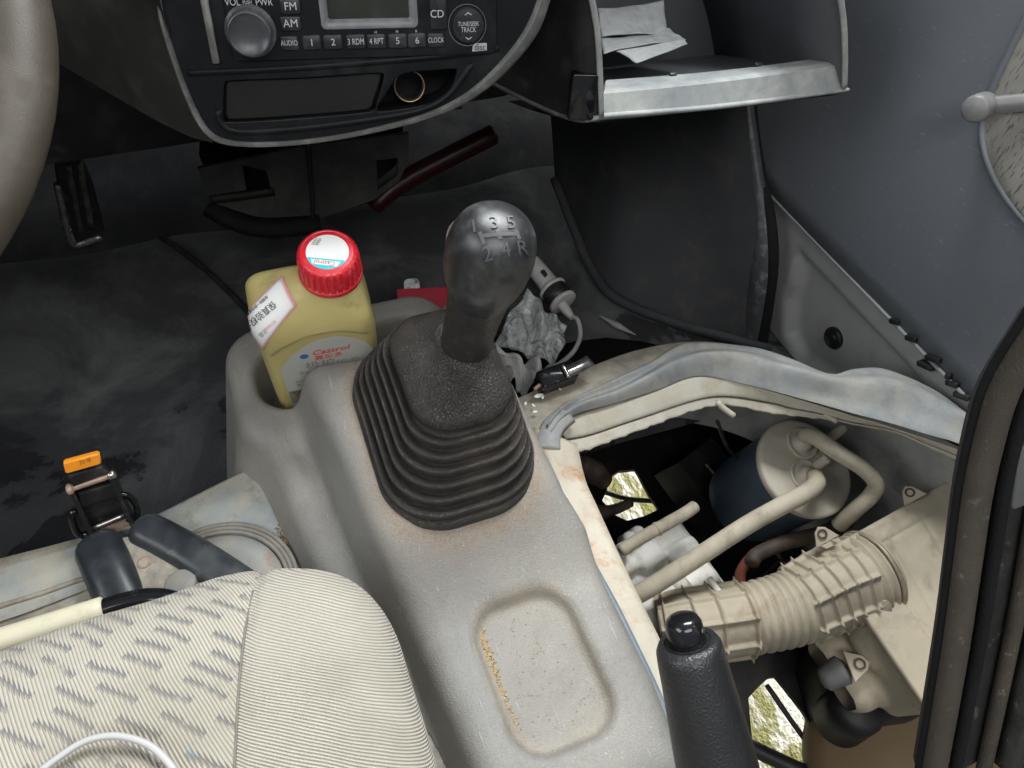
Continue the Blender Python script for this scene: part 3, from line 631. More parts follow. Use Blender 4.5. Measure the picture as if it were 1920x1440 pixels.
tl = [np.column_stack([a, np.full(len(a), h)]) for a, h in ((iu, -.010), (iu, -.001), (iu*.75+ou*.25, .0015), (iu*.3+ou*.7, .0010), (ou, -.002), (ou, -.014))]
n_ = len(iu); tv = D.arr(np.vstack(tl)); tf = [(i*n_+j, i*n_+j+1, (i+1)*n_+j+1, (i+1)*n_+j) for i in range(5) for j in range(n_-1)]
mk('silver_trim', tv, tf, m_trim, dash, angle=50)
mk('fascia_ridge', *sweep([D.px(*q, -.0015) for q in ((352, 137), (420, 134), (560, 127), (700, 116), (820, 106), (900, 97), (935, 90))], [(-.0022, -.002), (.0022, -.002), (.0016, .0014), (-.0018, .0010)], upv=D.ez, n=40), m_fascia, dash)
mk('pocket_scoop', *sweep([D.px(*q, -.0012) for q in ((410, 205), (416, 232), (450, 246), (560, 240), (700, 222), (790, 205), (838, 180), (870, 140), (885, 118))], [(-.003, -.002), (.003, -.002), (.002, .0016), (-.001, .0010)], upv=D.ez, n=50), m_fascia, dash)
# backs of the pocket and the lighter niche
pku = spline([D.uv(*q)+(0,) for q in ((421, 159), (432, 152), (560, 147), (694, 138), (716, 142), (712, 165), (700, 198), (690, 210), (560, 222), (432, 229), (421, 220), (421, 159))], 60)[:-1, :2]
mk('pocket_lid', *prism(Fr(D.p(0, 0, -.0045), D.ex, D.ey), pku, -.006, 0, .0012), PM('matt_black_lid', (.010, .0098, .0095), .55, .15, 20, grain=.00012, gs=1500, spec=.18, dirt=((.022, .021, .02), .3, 25, .4)), dash, angle=40)
mk('niche_back', *prism(Fr(D.p(0, 0, -.030), D.ex, D.ey), [np.array(ruv((690, 100), (880, 225))[:2])+np.array(q)*np.array(ruv((690, 100), (880, 225))[2:]) for q in ((-1, -1), (1, -1), (1, 1), (-1, 1))], -.002, 0), m_fascia, dash, smooth=False)
nw = np.vstack([nc, nc[:1]]); mk('niche_wall', *grid(lambda u, v: D.p(*nw[int(round(u*(len(nw)-1)))], -.005-.026*v), len(nw), 4), m_fascia, dash)
lfr2 = Fr(D.px(767, 160, -.014), D.ex, D.ey)
sock = mk('lighter_socket', *lathe(lfr2, [(.0092, -.001), (.0094, .0022), (.0100, .0034), (.0105, .0030), (.0107, -.002), (.0108, -.018)], 40, cap=False), PM('brass_socket', (.30, .23, .15), .35, .2, 60, metal=.9), dash)
mk('socket_barrel', *lathe(lfr2, [(.0092, -.024), (.0092, -.001)], 40, cap=False), m_blackpl, sock)
mk('socket_floor', *disc(Fr(lfr2.p(0, 0, -.024), D.ex, D.ey), .0091, 0), m_blackpl, sock, smooth=False)
# knee panel left of the stack, rolling under to the footwell
lowb = [(40, 80), (100, 113), (200, 172), (300, 230), (360, 258), (400, 268)]
def knee(u, v):
    x_t = np.interp(v, [0, 1], [282, 395]); yb = np.interp(20+u*380, *zip(*lowb)); x = 20+u*(np.interp(v, [0, .25, .5, .75, 1], [284, 303, 330, 362, 400])-20)
    yb = np.interp(x, *zip(*lowb)); y = -60+(yb+60)*v
    k = (1-u); Y = .487 + .075*k**.8 + .018*v*k
    return yp(x, y, Y) + V(0, 0, 0)
kg = grid(knee, 40, 24); mk('knee_panel', *kg, m_dash, dash)
lowP = [kg[0][23*40+i] for i in range(40)]
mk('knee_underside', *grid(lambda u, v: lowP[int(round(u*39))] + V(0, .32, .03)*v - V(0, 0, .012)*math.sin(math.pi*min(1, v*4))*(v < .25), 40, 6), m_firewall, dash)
for nm, a, b in (('dash_body', (-.72, .60, .36), (.262, 1.02, .86)), ('dash_body', (.262, .665, .33), (.66, 1.02, .86))):
    c = (V(*a)+V(*b))/2; h = (V(*b)-V(*a))/2; mk(nm, *rbox(Fr(c, V(1, 0, 0), V(0, 1, 0)), h[0], h[1], -h[2], h[2], .02, .02), m_blackpl, dash)
sp = [D.p(*q, -.003) for q in ou[40:]]; mk('stack_side', *grid(lambda u, v: sp[int(round(u*(len(sp)-1)))] + V(.02, .16, .0)*v, len(sp), 5), m_blackpl, dash)
# ------------------------------------------------------------------ car radio
rad = thing('car_radio', 'black car radio with volume knob, preset buttons and grey display', 'radio', D.p(rc[0], 0, -.01))
RF = Fr(D.p(0, 0, -.001), D.ex, D.ey)
dsp = ruv((590, -70), (783, 50))
hole = [tuple(q) for q in rrect(dsp[2], dsp[3], .003, 4, dsp[0], dsp[1])]
face = mk('faceplate', *curve_fill(Fr(D.p(0, 0, -.003), D.ex, D.ey), [tuple(q) for q in rrect(rc[2]-.001, rc[3]-.001, .004, 4, rc[0], rc[1])], [hole], .006, .0006), m_fascia, rad, angle=40)
m_lcd = PM('grey_lcd_glass', (.022, .023, .018), .3, .15, 20, spec=.3, dirt=((.05, .05, .045), .3, 30, .4))
m_bez = PM('dusty_grey_bezel', (.11, .115, .12), .42, .15, 30, dirt=((.22, .22, .215), .4, 50, .6))
a, b = dsp[2], dsp[3]
bz_l = [rrect(a+.0005, b+.0005, .003, 4, dsp[0], dsp[1]), rrect(a-.0048, b-.0042, .001, 4, dsp[0], dsp[1]+.001)]
disp = mk('display', *prism(Fr(D.p(0, 0, -.0060), D.ex, D.ey), rrect(a-.003, b-.002, .001, 4, dsp[0], dsp[1]+.001), -.001, .0012), m_lcd, rad, smooth=False)
mk('display_bezel', *loft([RF.arr(l3(bz_l[0], .0015)), RF.arr(l3(bz_l[0]*.97+np.array(dsp[:2])*.03, .0022)), RF.arr(l3(bz_l[1], -.0045))], True, False, False), m_bez, disp)
m_btn = PM('black_button', (.014, .0145, .0155), .36, .2, 60, dirt=((.05, .05, .055), .3, 60, .5), spec=.25)
def button(name, p0, p1, leg, size, r=.0016, h=.0030, sx=1, cpx=None):
    cx, cy, hx, hy = ruv(p0, p1); o = mk(name, *rbox(RF, hx*1.05, hy*1.03, -.002, h, r, .0008, cx, cy), m_btn, rad, angle=40)
    if leg:
        c = D.uv(*cpx, h) if cpx else (cx, cy)
        mk('legend', *text(leg, size, Fr(RF.p(c[0], c[1], h+.0002), D.ex, D.ey), .0001, sx), m_legend, o, smooth=False)
    return o
row = [('AUDIO', 524, 561, .0043, .75), ('1', 566, 603, .0056, 1), ('2', 606, 643, .0056, 1), ('3 RDM', 648, 686, .0050, .72), ('4 RPT', 687, 724, .0050, .72), ('5', 727, 763, .0056, 1), ('6', 764, 799, .0056, 1), ('CLOCK', 801, 832, .0043, .72)]
for s, x0, x1, sz, sx in row:
    y = 80-(x0-524)*.020; button('preset_button', (x0, y-13), (x1, y+13), s, sz, sx=sx)
button('band_button', (524, -3), (565, 26), 'FM', .0062); button('band_button', (524, 30), (566, 57), 'AM', .0062)
button('disc_button', (804, -30), (838, 54), 'CD', .0062, cpx=(820, 27))
def ltxt(s, size, px, w=.0004, sx=1, par=None, name='lettering', mat=None):
    u, v = D.uv(*px); mk(name, *text(s, size, Fr(RF.p(u, v, w), D.ex, D.ey), .0001, sx), mat or m_legend, par or rad, smooth=False)
ltxt('VOL', .0054, (436, 4), .0024, .85); ltxt('PUSH', .0028, (464, 4), .0024, .8); ltxt('PWR', .0054, (495, 4), .0024, .85)
for s, q in (('H', (704, 60)), ('M', (744, 59)), ('R', (780, 58))): ltxt(s, .0022, q, .0024)
# volume knob: knurled skirt, dished face
kf_ = Fr(D.px(470, 58, 0), D.ex, D.ey); seg = 120; aa = np.linspace(0, 2*np.pi, seg, endpoint=False)
def kr(r, h, k=0): rr = r-k*(.5+.5*np.cos(aa*40)); return kf_.arr(np.stack([rr*np.cos(aa), rr*np.sin(aa), np.full(seg, h)], 1))
vk = mk('volume_knob', *loft([kr(.0150, -.002), kr(.0150, .001), kr(.0134, .0020, .0004), kr(.0128, .0125, .0004), kr(.0124, .0142), kr(.0116, .0146), kr(.0108, .0138), kr(.0035, .0128), kr(.001, .0127)]), PM('dark_knob_plastic', (.032, .034, .038), .36, .2, 40, dirt=((.12, .12, .13), .35, 50, .5), spec=.5), rad, angle=45)
tb = D.uv(876, 47); tfr = Fr(RF.p(*tb), D.ex, D.ey)
tn = mk('tune_button', *lathe(tfr, [(.0122, -.003), (.0120, .0005), (.0106, .0008), (.0105, .0038), (.0098, .0050), (.0060, .0056), (.0005, .0057)], 48), m_btn, rad, angle=40)
mk('tune_ring', *lathe(tfr, [(.0113, .0005), (.0121, .0018), (.0128, .0012), (.0130, -.001)], 48, cap=False), m_bez, tn)
for s, v, sz in (('TUNE/SEEK', .0012, .0038), ('TRACK', -.0022, .0042)): mk('legend', *text(s, sz, Fr(tfr.p(0, v, .0060), D.ex, D.ey), .0001, .72), m_legend, tn, smooth=False)
for sgn in (1, -1):
    P = np.array([(-.0024, 0), (0, .0018), (.0024, 0), (.0016, 0), (0, .0011), (-.0016, 0)])*np.array([1, sgn]) + np.array([0, .0064*sgn])
    mk('arrow', *prism(Fr(tfr.p(0, 0, .0050), D.ex, D.ey), P, 0, .0006), m_legend, tn, smooth=False)
mk('disc_logo', *prism(RF, np.array([D.uv(*q) for q in ((885, 96), (912, 94), (912, 80), (891, 81), (886, 86))]), .0004, .0022), m_legend, rad, smooth=False)
ltxt('disc', .0058, (899, 88), .0026, .85, mat=m_ink, name='disc_lettering')
mk('side_clip', *rbox(Fr(D.px(392, 45, -.001), D.ex, D.ey), .0022, .022, -.004, .003, .001, .0006), m_trim, rad)
# ------------------------------------------------------------------ open glove compartment
glv = thing('glove_compartment', 'open glove compartment with dusty pale lip below the dashboard', 'glove compartment', (.41, .5, .40))
m_glv = PM('dark_blue_grey_plastic', (.080, .085, .094), .5, .2, 15, grain=.0001, gs=1500, dirt=((.09, .095, .10), .35, 20, .5))
m_lip = PM('pale_dusty_plastic', (.25, .27, .275), .5, .12, 18, grain=.0001, gs=1000, dirt=((.43, .43, .40), .55, 22, .75), dirt2=((.17, .19, .20), .35, 30, .6))
gl = [[yp(1122, 222, .474), yp(1128, 216, .475), yp(1131, 176, .484), yp(1134, 168, .490), yp(1136, 152, .515), yp(1137, 150, .520)], [yp(1592, 168, .474), yp(1580, 164, .475), yp(1577, 121, .484), yp(1572, 114, .490), yp(1545, 107, .515), yp(1540, 108, .522)]]
def lip(u, v):
    q = v*5; i = min(int(q), 4); k = q-i; a = gl[0][i]*(1-k)+gl[0][i+1]*k; b = gl[1][i]*(1-k)+gl[1][i+1]*k
    p = a*(1-u)+b*u; p = p + V(0, 0, 0); p[1] += .004*math.sin(math.pi*u)*(-1); return p
lv = grid(lip, 60, 26); lipo = mk('lip', *solid(lv, V(0, .002, -.003)), m_lip, glv, angle=50)
for q in ((1262, 140), (1421, 122)): c = yp(*q, .512); mk('lip_slot', *rbox(Fr(c+V(0, 0, .0005), V(1, .1, 0), V(0, 1, .25)), .0035, .0016, -.002, .0012, .0012, .0003), m_blackpl, lipo)
mk('lip_flange', *sweep([yp(1100, 226, .475), yp(1128, 217, .474), yp(1350, 199, .469), yp(1590, 167, .474)], [(-.004, -.0015), (.002, -.0015), (.002, .0012), (-.004, .0008)], n=40), m_lip, lipo)
x0, x1 = gl[0][0][0], gl[1][1][0]
mk('compartment_floor', *solid(grid(lambda u, v: (x0+(x1-x0)*u, .517+.14*v, .401-.056*v-.006*u), 4, 4), V(0, 0, -.002)), m_glv, glv, smooth=False)
mk('back_wall', *solid(grid(lambda u, v: (x0+(x1-x0)*u, .655+.0*v, .33+.33*v), 3, 3), V(0, .003, 0)), m_glv, glv, smooth=False)
lw = [yp(1129, 217, .474), yp(1127, 150, .474), yp(1122, 60, .474), yp(1112, 0, .474), yp(1100, -60, .474)]
rw = [yp(1579, 165, .474), yp(1580, 110, .474), yp(1578, 50, .474), yp(1572, 0, .474), yp(1563, -60, .474)]
for nm, w, dx in (('left_wall', lw, -.003), ('right_wall', rw, .003)):
    w = spline(w, 20); mk(nm, *solid(grid(lambda u, v: w[int(round(u*19))] + V(0, .18, -.07)*v, 20, 4), V(dx, 0, 0)), m_glv, glv)
    mk('pale_edge', *sweep([p+V(dx/2, -.0012, 0) for p in w], [(-.0021, -.0013), (.0021, -.0013), (.0021, .0013), (-.0021, .0013)], upv=(0, 1, 0)), m_lip, glv)
mk('underside', *grid(lambda u, v: (yp(1122, 224, .474)*(1-u)+yp(1592, 170, .474)*u)*(1) + V(0, .19*v, -.085*v-.004*math.sin(math.pi*v)) + V(0, 0, -.003), 30, 8), m_blackpl, glv)
# rounded lower left corner of the compartment housing
def hous(u, v):
    A = spline([yp(905, 145, .56), yp(960, 175, .54), yp(1040, 212, .50), yp(1090, 226, .478), yp(1126, 222, .474)], 20)[int(round(u*19))]
    B = spline([yp(930, -60, .56), yp(990, -60, .54), yp(1050, -60, .50), yp(1085, -60, .48), yp(1102, -60, .475)], 20)[int(round(u*19))]
    return A*(1-v)+B*v
hg = grid(hous, 20, 14); mk('housing_side', *hg, m_blackpl, glv)
mk('housing_edge', *tube(hg[0][:20], .0018, 8), m_trim, glv)
mk('hinge_bracket', *rbox(Fr(yp(1092, 180, .476), V(1, -.3, 0), V(0, .1, 1)), .010, .018, -.004, .004, .002, .001), m_blackgl, glv)
# papers lying in it
m_pap = PM('creased_grey_paper', (.33, .34, .34), .75, .2, 30, dirt=((.18, .19, .195), .45, 45, .7), lump=.003)
def paper(name, label, quad3, cr, off=.0006):
    A, B, C2, D2 = [np.asarray(q, float) for q in quad3]; n = nrm(np.cross(B-A, D2-A))
    g = grid(lambda u, v: (A*(1-u)+B*u)*(1-v)+(D2*(1-u)+C2*u)*v + n*cr*.45*(math.sin(5*u+2*v)+.5*math.sin(11*v+4*u)+.4*math.sin(13*u-5*v)), 26, 20)
    return mk(name, *solid(g, n*off), m_pap, label=label, cat='paper', group='papers in the glove compartment')
paper('folded_paper', 'grey crumpled paper standing against the back of the glove compartment', [yp(1128, 70, .600), yp(1252, 62, .600), yp(1243, 4, .640), yp(1120, 18, .640)], .0022)
paper('folded_paper', 'flat grey paper lying under the standing paper in the glove compartment', [yp(1132, 102, .545), yp(1286, 72, .575), yp(1252, 56, .610), yp(1126, 74, .600)], .0022)
paper('folded_paper', 'small pale folded leaflet poking out in front of the other papers', [yp(1155, 97, .548), yp(1194, 118, .530), yp(1289, 84, .560), yp(1284, 76, .572)], .0010)
# ------------------------------------------------------------------ steering wheel
sw = thing('steering_wheel', 'taupe steering wheel rim at the left edge of the picture', 'steering wheel', (-.269, .446, .55))
wn = V(math.sin(.067)*math.sin(.566), -math.sin(.566)*math.cos(.067), math.cos(.566)); wfr_ = Fr(V(-.269, .446, .55), V(1, 0, 0), ez=wn)
a = np.linspace(0, 2*np.pi, 97); circ_ = wfr_.arr(np.stack([.185*np.cos(a), .185*np.sin(a), 0*a], 1))
mk('rim', *tube(circ_, .0168, 24, cap=False), m_wheel, sw)
mk('hub', *lathe(wfr_, [(.06, -.06), (.075, -.03), (.07, -.005), (.05, .004), (.001, .006)], 40), m_wheel, sw)
for ang_ in (10, 170, 270): c = math.radians(ang_); mk('spoke', *tube([wfr_.p(.06*math.cos(c), .06*math.sin(c), -.02), wfr_.p(.12*math.cos(c), .12*math.sin(c), -.012), wfr_.p(.183*math.cos(c), .183*math.sin(c), 0)], .014, 12, 12), m_wheel, sw)
mk('column', *tube([wfr_.p(0, 0, -.05), wfr_.p(0, .01, -.28)], .035, 20), m_blackpl, sw)
# ------------------------------------------------------------------ pedal, heater duct, red bar, cable on the floor
ped = thing('accelerator_pedal', 'worn black accelerator pedal with bright scraped edges', 'pedal', zp(160, 440, .05))
pf = Fr(zp(155, 385, .115), zp(195, 380, .115)-zp(115, 392, .115), zp(125, 310, .19)-zp(165, 440, .075))
pq = np.array([pf.uv(*q) for q in ((100, 300), (150, 292), (172, 340), (196, 430), (190, 446), (145, 460), (130, 450), (112, 380))])
pad = mk('pad', *prism(pf, pq, -.010, .002, .002), m_blackpl, ped, angle=40)
for a0, a1 in (((128, 310), (152, 432)), ((148, 306), (172, 428))): mk('ridge', *sweep([pf.px(*a0, .003), pf.px(*a1, .003)], [(-.004, -.002), (.004, -.002), (.003, .003), (-.003, .003)], upv=pf.ez, n=8), PM('scuffed_rubber', (.05, .047, .042), .4, .4, 60, dirt=((.20, .19, .17), .4, 60, .7)), pad)
mk('worn_edge', *tube([pf.px(*q, .001) for q in ((108, 345), (118, 390), (132, 448), (146, 458), (188, 444))], .0052, 10, 30), m_steel, pad)
mk('arm', *tube([pf.px(130, 300, -.012), pf.px(118, 250, -.02)+V(0, .02, 0), pf.px(100, 190, 0)+V(0, .05, .02)], .007, 10, 12), m_blackpl, ped)
duct = thing('heater_duct', 'dark grey plastic heater duct under the centre stack', 'duct', (.08, .75, .14))
m_duct = PM('dusty_dark_duct', (.032, .0315, .030), .7, .2, 20, grain=.0001, gs=1200, dirt=((.09, .088, .08), .4, 20, .5))
Fd = Fr(yp(570, 330, .74), V(1, -.10, 0), V(0, .12, 1))
def duv(*q): return Fd.uv(*q)
out = [duv(*q) for q in ((372, 315), (580, 272), (764, 250), (764, 300), (748, 335), (700, 372), (580, 412), (480, 418), (398, 380))]
h1 = [duv(*q) for q in ((453, 306), (500, 318), (510, 356), (462, 364))]; h2 = [duv(*q) for q in ((704, 298), (746, 293), (746, 328), (706, 358))]
mk('front_panel', *curve_fill(Fd, out, [h1, h2], .004, .001), m_duct, duct, angle=40)
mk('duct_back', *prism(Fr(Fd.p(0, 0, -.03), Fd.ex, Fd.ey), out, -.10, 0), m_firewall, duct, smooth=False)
mk('ledge', *sweep([Fd.px(394, 374, .004), Fd.px(460, 366, .006), Fd.px(514, 358, .004)], [(-.003, -.004), (.003, -.004), (.003, .004), (-.003, .004)], n=10), m_dash, duct)
mk('seam_cable', *tube([Fd.px(577, 268, .004), Fd.px(582, 330, .004), Fd.px(586, 375, .005), Fd.px(586, 420, .006)], .0026, 8, 24), m_blackpl, duct)
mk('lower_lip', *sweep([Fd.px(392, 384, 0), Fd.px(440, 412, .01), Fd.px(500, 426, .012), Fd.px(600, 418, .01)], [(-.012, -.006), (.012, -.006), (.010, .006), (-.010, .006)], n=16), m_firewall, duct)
bar_ = thing('red_bar', 'dark red painted bar in the shadow behind the centre stack', 'bar', yp(760, 345, .80))
mk('tube', *tube([yp(700, 385, .79), yp(760, 338, .80), yp(925, 252, .80)], .013, 14, 16), PM('dark_red_paint', (.035, .003, .004), .4, .2, 30), bar_)
mk('floor_cable', *tube([zp(300, 445, .012), zp(340, 470, .010), zp(390, 510, .010), zp(440, 558, .010), zp(470, 590, .012)], .0042, 10, 30), m_blackpl, label='black cable lying across the dark floor behind the oil bottle', cat='cable')
# ------------------------------------------------------------------ wheel arch lining and door seal
m_arch = PM('charcoal_carpet_lining', (.036, .038, .041), .75, .25, 9, grain=.0003, gs=700, dirt=((.10, .085, .07), .22, 16, .5))
Ab = spline([zp(1040, 330, .05), zp(1075, 420, .02), zp(1105, 490, .012), zp(1150, 548, .010), zp(1250, 592, .010), zp(1340, 618, .010), zp(1440, 645, .012)], 40)
At = spline([yp(1030, 190, .86), yp(1075, 190, .84), yp(1150, 190, .78), yp(1230, 190, .72), yp(1300, 190, .67), yp(1350, 190, .635), yp(1400, 190, .615)], 40)
arch = mk('wheel_arch', *grid(lambda u, v: (lambda i: Ab[i]*(1-v)+At[i]*v + nrm(V(.35, .9, .2))*.035*math.sin(math.pi*min(1, v*1.0))*(.4+.6*math.sin(math.pi*u)))(int(round(u*39))), 40, 24), m_arch, label='charcoal carpeted wheel arch lining below the glove compartment', cat='wheel arch')
mk('welt', *tube(Ab + V(-.006, -.012, .004), .007, 10), m_arch, arch)
mk('floor_scrap', *tube([zp(1124, 592, .008), zp(1160, 612, .010), zp(1192, 628, .008)], [.0006, .005, .0006], 8, 14), m_vinylr, label='thin grey plastic splinter lying on the dusty floor', cat='scrap')
seal = thing('door_seal', 'grey and black rubber door seal between wheel arch and door', 'seal', zp(1425, 630, .02))
s1 = [xp(1385, 190, .585), xp(1392, 240, .585), xp(1405, 330, .585), xp(1420, 420, .585), xp(1424, 500, .585), xp(1416, 570, .585), xp(1404, 640, .585)]
mk('grey_strip', *sweep(s1, [(-.020, -.003), (.014, -.003), (.014, .004), (.006, .007), (-.016, .006)], upv=(-1, -.2, 0), n=50), PM('grey_rubber', (.055, .061, .068), .55, .2, 25, dirt=((.30, .30, .29), .2, 60, .6)), seal)
mk('black_bulb', *tube([xp(1406, 190, .592), xp(1412, 250, .592), xp(1425, 330, .592), xp(1444, 420, .592), xp(1448, 500, .592), xp(1438, 580, .592), xp(1426, 655, .592)], .0078, 12, 50), m_firewall, seal)
# ------------------------------------------------------------------ passenger door
door = thing('passenger_door', 'blue grey passenger door card with window crank and striped fabric insert', 'door', (.64, .2, -.1))
Dr = Fr(V(.622, .3, .15), V(0, -1, 0), V(0, 0, 1))
m_door = PM('blue_grey_door_plastic', (.135, .146, .162), .5, .08, 6, grain=.00012, gs=1300, dirt=((.20, .21, .22), .08, 90, .3), spec=.4, scratch=.25)
def card(u, v):
    y = .70-1.25*u; z = .166+.72*v; return (.622+.035*v**2+.002*math.sin(y*9), y, z)
mk('door_card', *solid(grid(card, 60, 30), V(.006, 0, 0)), m_door, door)
mk('card_edge', *tube([(.621, .70, .166), (.621, .3, .166), (.621, -.5, .166)], .0022, 8, 20), PM('pale_card_edge', (.24, .25, .25), .5, .1, 40), door)
def sdpoly(P, y, z):
    d = 1e9; s = 1; n = len(P)
    for i in range(n):
        a, b = P[i], P[(i+1) % n]; e = b-a; w = np.array([y, z])-a; t = np.clip((w@e)/(e@e), 0, 1); d = min(d, np.linalg.norm(w-e*t))
        if (a[1] > z) != (b[1] > z) and y < (b[0]-a[0])*(z-a[1])/(b[1]-a[1])+a[0]: s = -s
    return s*d
recp = [(1500, 478), (1472, 560), (1474, 625), (1500, 680), (1560, 720), (1700, 760), (1790, 810), (1700, 690), (1520, 475)]
RP = np.array([(lambda p: (p[1], p[2]))(xp(*q, .632)) for q in recp[:-1]])
def dm(u, v):
    y = .66-.62*u; z = -.14+.312*v; d = sdpoly(RP, y, z); return (.632+.016*float(sstep(.008, -.012, d)), y, z)
m_doormetal = PM('light_grey_door_paint', (.40, .40, .39), .4, .06, 8, dirt=((.22, .20, .17), .2, 25, .5), spec=.45)
mk('inner_steel', *grid(dm, 120, 70), m_doormetal, door)
pfr = Fr(xp(1562, 634, .645), V(0, -1, 0), V(0, 0, 1)); 
pl_ = mk('drain_plug', *lathe(pfr, [(.0145, -.004), (.0145, .001), (.0125, .0032), (.0095, .0030), (.0088, .0012), (.0070, .0012), (.0064, .0030), (.001, .0034)], 32), m_blackpl, door)
for (x_, y_, L_, a_) in ((1680, 602, .012, .6), (1711, 634, .014, .6), (1752, 672, .018, .6), (1738, 685, .020, .5), (1781, 705, .006, .6), (1788, 719, .014, .6), (1806, 742, .018, .6)):
    c = xp(x_, y_, .622); mk('black_clip', *rbox(Fr(c, V(0, -1, a_), V(0, .3, 1)), L_/2, .0030, -.004, .004, .0015, .0006), m_blackpl, door)
ins = [(1990, -60), (1945, 0), (1915, 50), (1882, 120), (1856, 180), (1843, 235), (1848, 285), (1870, 340), (1905, 392), (1950, 440), (2010, 480)]
def door_x(y, z): return .622+.035*(max(z-.166, 0)/.72)**2+.002*math.sin(y*9)
ip = spline([xp(*q, .624) for q in ins], 60)
m_ins = None
def insert_mat():
    t = NT('cream_dashed_fabric'); pos = t.geo.outputs['Position']
    co = t.mapping((1, 620, 95), co=pos); n = t.noise(1, 2, .5, co=co); dash_ = t.ramp(n, (.60, 0), (.64, 1))
    c = t.mix(t.noise(60, 4), (.22, .21, .19), (.30, .288, .262)); c = t.mix(t.math('MULTIPLY', dash_, .8), c, (.085, .082, .08))
    return t.fin(c, .85, t.bump(t.noise(1400, 2), .0003), 0, .2)
iyc = ip[:, 1].min()-.14
isheet = grid(lambda u, v: (lambda p, yy: V(door_x(yy, p[2])-.004+.003*(1-min(1, min(v, 1-v)*20))**2, yy, p[2]))(ip[int(round(u*59))], iyc+(ip[int(round(u*59))][1]-iyc)*(1-2*v)), 60, 40)
mk('fabric_insert', *isheet, insert_mat(), door)
mk('insert_piping', *tube([V(door_x(p[1], p[2])-.001, p[1], p[2]) for p in ip], .0032, 10), m_door, door)
mk('insert_piping', *tube([V(door_x(2*iyc-p[1], p[2])-.001, 2*iyc-p[1], p[2]) for p in ip], .0032, 10), m_door, door)
crk = Fr(xp(1838, 200, .600), V(.35, -1, .2), ez=V(-1, -.35, .15)); m_crk = PM('grey_crank_plastic', (.16, .16, .157), .42, .08, 30, dirt=((.26, .25, .24), .3, 60, .4))
crank = mk('window_crank', *sweep([crk.p(.002, 0, -.006), crk.p(.02, .006, -.008), crk.p(.07, .022, -.012), crk.p(.11, .036, -.016)], [(-.0075, -.003), (.0075, -.003), (.0065, .003), (-.0065, .003)], upv=crk.ez, n=16), m_crk, door)
mk('crank_boss', *lathe(Fr(crk.p(.11, .036, -.016), crk.ex, crk.ey), [(.014, -.03), (.014, .004), (.012, .007), (.001, .008)], 32), m_crk, crank)
mk('crank_knob', *lathe(crk, [(.0105, -.010), (.0112, -.006), (.0116, .008), (.0108, .0120), (.0090, .0136), (.001, .0139)], 40), m_crk, crank)
# ------------------------------------------------------------------ driver's seat
seat = thing('driver_seat', 'beige striped fabric driver seat cushion with grey dash pattern', 'seat', (-.2, 0, .16))
sA, sB = zp(462, 1078, .33), zp(441, 1440, .33)          # seam between patterned centre and plain bolster
sb = (sB[0]-sA[0])/(sB[1]-sA[1]); sa = sA[0]-sb*sA[1]
def seat_sdf(X, Y, Z):
    d2 = srr(X, Y - .085*(X+.035), -.228, -.035, .248, .290, .100)
    top = .337 - .10*(X+.22)**2 - .0*(Y) - .5*np.maximum(Y-.15, 0)**1.6*3
    d = smax(d2 + .25*np.maximum(.25-Z, 0), Z-top, .045)
    d = smax(d, .16-Z, .03)
    seam = abs(X-(sa+sb*Y)); d = d + .0032*np.exp(-(seam/.0035)**2)
    wr = .0011*np.sin(34*X+9*np.sin(11*Y)+60*Y*.35) + .0009*np.sin(23*Y-17*X+2*np.sin(31*X)); d = d + wr
    return d
sP, sQ = surfnet(seat_sdf, (-.50, -.10, .15), (.06, .275, .35), .003)
def d2u(a, b): p, q = zp(*a, .33), zp(*b, .33); v = nrm(q-p); return v
